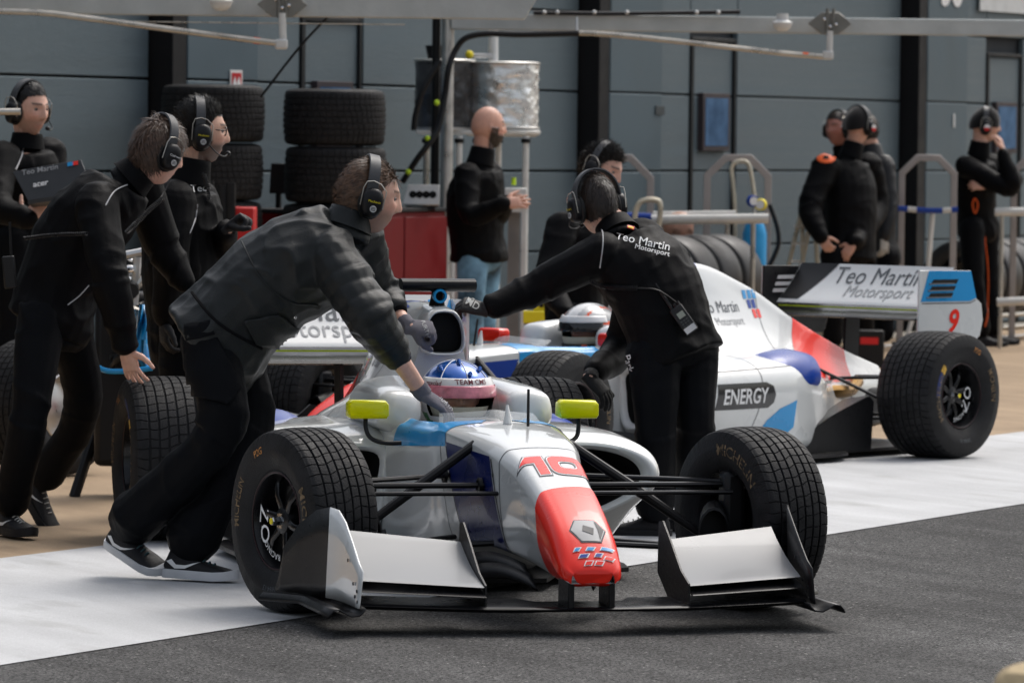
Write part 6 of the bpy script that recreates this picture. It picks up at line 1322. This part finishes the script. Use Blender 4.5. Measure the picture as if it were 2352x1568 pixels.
# left machinery: bare engine on a stand behind the bending mechanic
a = P(300,800,22.6); en = empty('engine_stand', (a.x,22.6,0), 0, 'silver engine parts on a stand with blue cloth behind the bending mechanic', 'engine')
rg = random.Random(5)
for i in range(16):
    x, y = rg.uniform(268,345), rg.uniform(585,830); q = P(x,y,22.6+rg.uniform(-.15,.15)); M = Matrix.Translation(q) @ Matrix.Rotation(rg.uniform(0,3),4,'X') @ Matrix.Rotation(rg.uniform(0,3),4,'Z'); r = rg.uniform(.02,.055)
    MB().lathe([(.001,-.05),(r*.8,-.05),(r,-.04),(r,.02),(r*.7,.03),(r*.6,.06),(.001,.06)], 14, M).build('engine_part', rg.choice([ALU,STEEL,CHROME,BLK]), en, world=True)
for p0, p1, m in (((272,590),(345,575),ALU),((315,590),(308,700),ALU),((285,690),(330,640),STEEL),((330,720),(345,820),STEEL),((268,640),(300,760),BLK)): MB().tube([P(*p0,22.5),P(*p1,22.5)], .02, 8).build('tube', m, en, world=True)
zb = P(300,700,22.6).z; MB().box((a.x,22.7,zb*.5+.1), (.32,.3,zb*.9)).build('block', BLK, en, bevel=.03, world=True)
for s in (-1,1): MB().tube([(a.x+s*.25,22.6,0),(a.x+s*.1,22.7,.5)], .025, 8).build('leg', BLK, en, world=True)
rows = [[P(x0+(x1-x0)*t, y, 22.35+.06*math.sin(t*5+y)) for t in (0,.25,.5,.75,1)] for y,x0,x1 in ((700,320,334),(740,316,336),(780,310,338),(820,312,345),(850,330,350))]
bc = MB().grid(rows).build('blue_cloth', CYAN, en, world=True); mo = bc.modifiers.new('s','SOLIDIFY'); mo.thickness = .006
MB().tube(smoothpts([P(200,825,22.3),P(240,850,22.3),P(290,852,22.3),P(350,845,22.3)]), .012, 8).build('blue_hose', CYAN, en, world=True)
# wheel and tools on the ground behind the left mechanic
a = P(105,850,24.0); wl = link('parked_wheel', TYR_me, None); wl.location = (a.x,24.0,.334); wl.rotation_euler = (0,0,.9); tag(wl, 'wet tyre with grey wheel standing behind the left mechanic\'s legs', 'wheel')
MB().lathe([(.172,.145),(.165,.15),(.155,.12),(.146,.0),(.155,-.12),(.165,-.15),(.172,-.145)], 32).build('rim', ALU, wl); MB().lathe([(.001,-.09),(.05,-.09),(.146,-.06),(.146,.0)], 24).build('wheel_face', ALU, wl)
# red tool box with black uprights
a = P(540,600,30.0); rb = empty('red_tool_trolley', (a.x,30.0,0), 0, 'red tool trolley with black uprights behind the glasses wearing mechanic', 'trolley')
zz_ = P(540,575,30).z+.26; MB().box((a.x+.02,30.0,(zz_+.38)/2), (.20,.35,zz_-.38)).build('box', mat('bright_red', (.45,.015,.015), .4), rb, bevel=.01, world=True); MB().box((a.x,30.0,.2), (.35,.4,.36)).build('base', BLK, rb, bevel=.01, world=True)
for x, y in ((480,415),(510,425),(530,420)): q = P(x,y,29.8); MB().tube([(q.x,29.8,.3),(q.x,29.8,q.z)], [.035,.03], 10, flat=(1,.6)).build('upright', BLK, rb, world=True)
a = P(640,410,33.0); mn = empty('monitor', (a.x,33.0,0), 0, 'black flat monitor on a pole between the two tyre stacks', 'monitor')
MB().prism([(-.06,-.10),(.07,-.10),(.05,.10),(-.05,.10)], frame(a,(1,0,0),(0,0,1)), .04).build('screen', BLK, mn, bevel=.005, world=True); MB().tube([(a.x,33.0,0),(a.x,33.0,a.z-.08)], .02, 8).build('pole', BLK, mn, world=True)
# laptop
ca, cb_, cc, ce = P(29,394,25.25), P(186,366,25.2), P(214,440,25.1), P(64,461,25.15)
lp = empty('laptop', lerp(ce,cc,.5), 0, 'open dark grey laptop held by the man at the far left', 'laptop'); LG = mat('laptop_grey', (.035,.038,.042), .45)
nn_ = (cb_-ca).cross(ce-ca).normalized(); nn_ = nn_ if nn_.y > 0 else -nn_
MB().add([ca,cb_,cc,ce,ca+nn_*.012,cb_+nn_*.012,cc+nn_*.012,ce+nn_*.012], [(0,1,2,3),(4,7,6,5),(0,4,5,1),(1,5,6,2),(2,6,7,3),(3,7,4,0)]).build('lid', LG, lp, bevel=.003, world=True)
k2 = V((.02,.24,-.03)); MB().add([ce,cc,cc+k2,ce+k2,ce-V((0,0,.018)),cc-V((0,0,.018)),cc+k2-V((0,0,.018)),ce+k2-V((0,0,.018))], [(0,1,2,3),(4,7,6,5),(0,4,5,1),(1,5,6,2),(2,6,7,3),(3,7,4,0)]).build('keyboard_base', LG, lp, world=True)
M = frame(lerp(lerp(ca,cb_,.38),lerp(ce,cc,.38),.10)-nn_*.004, cb_-ca, ca-ce); v, f = text2d('Teo Martin', .042, bold=.01); me = bpy.data.meshes.new('team_sticker'); me.from_pydata([M @ V((a_,b_,0)) for a_,b_ in v], [], f); link('team_sticker', me, LTXT, lp, world=True)
for m, dx in ((CYAN,.16),(RED,.185)): MB().box((dx,0,0), (.03,.022,.002), M).build('team_sticker', m, lp, world=True)
M = frame(lerp(lerp(ca,cb_,.3),lerp(ce,cc,.3),.55)-nn_*.004, cb_-ca, ca-ce); v, f = text2d('acer', .045, bold=.02); me = bpy.data.meshes.new('maker_logo'); me.from_pydata([M @ V((a_,b_,0)) for a_,b_ in v], [], f); link('maker_logo', me, WTXT, lp, world=True)
# pipe end at the left edge
pe = rail(-250, 258, 47, 257, 24.9, .017, 'pale pipe end poking in at the left edge before the laptop man', STEEL, legs=False)
MB().tube([(P(-200,258,24.9).x,24.9,0),P(-200,258,24.9)], .03, 10).build('post', STEEL, pe, world=True)
# steel floor box behind car 9's wing
a = P(1995,762,36.5); fb_ = MB().box((a.x,36.5,.14), (.22,.16,.27)).build('floor_box', BLK, bevel=.01); tag(fb_, 'small black box with red mark on the ground under the rear wing', 'box'); MB().box((a.x,36.415,.2), (.13,.006,.05)).build('red_mark', mat('badge_red',(0,0,0)), fb_)
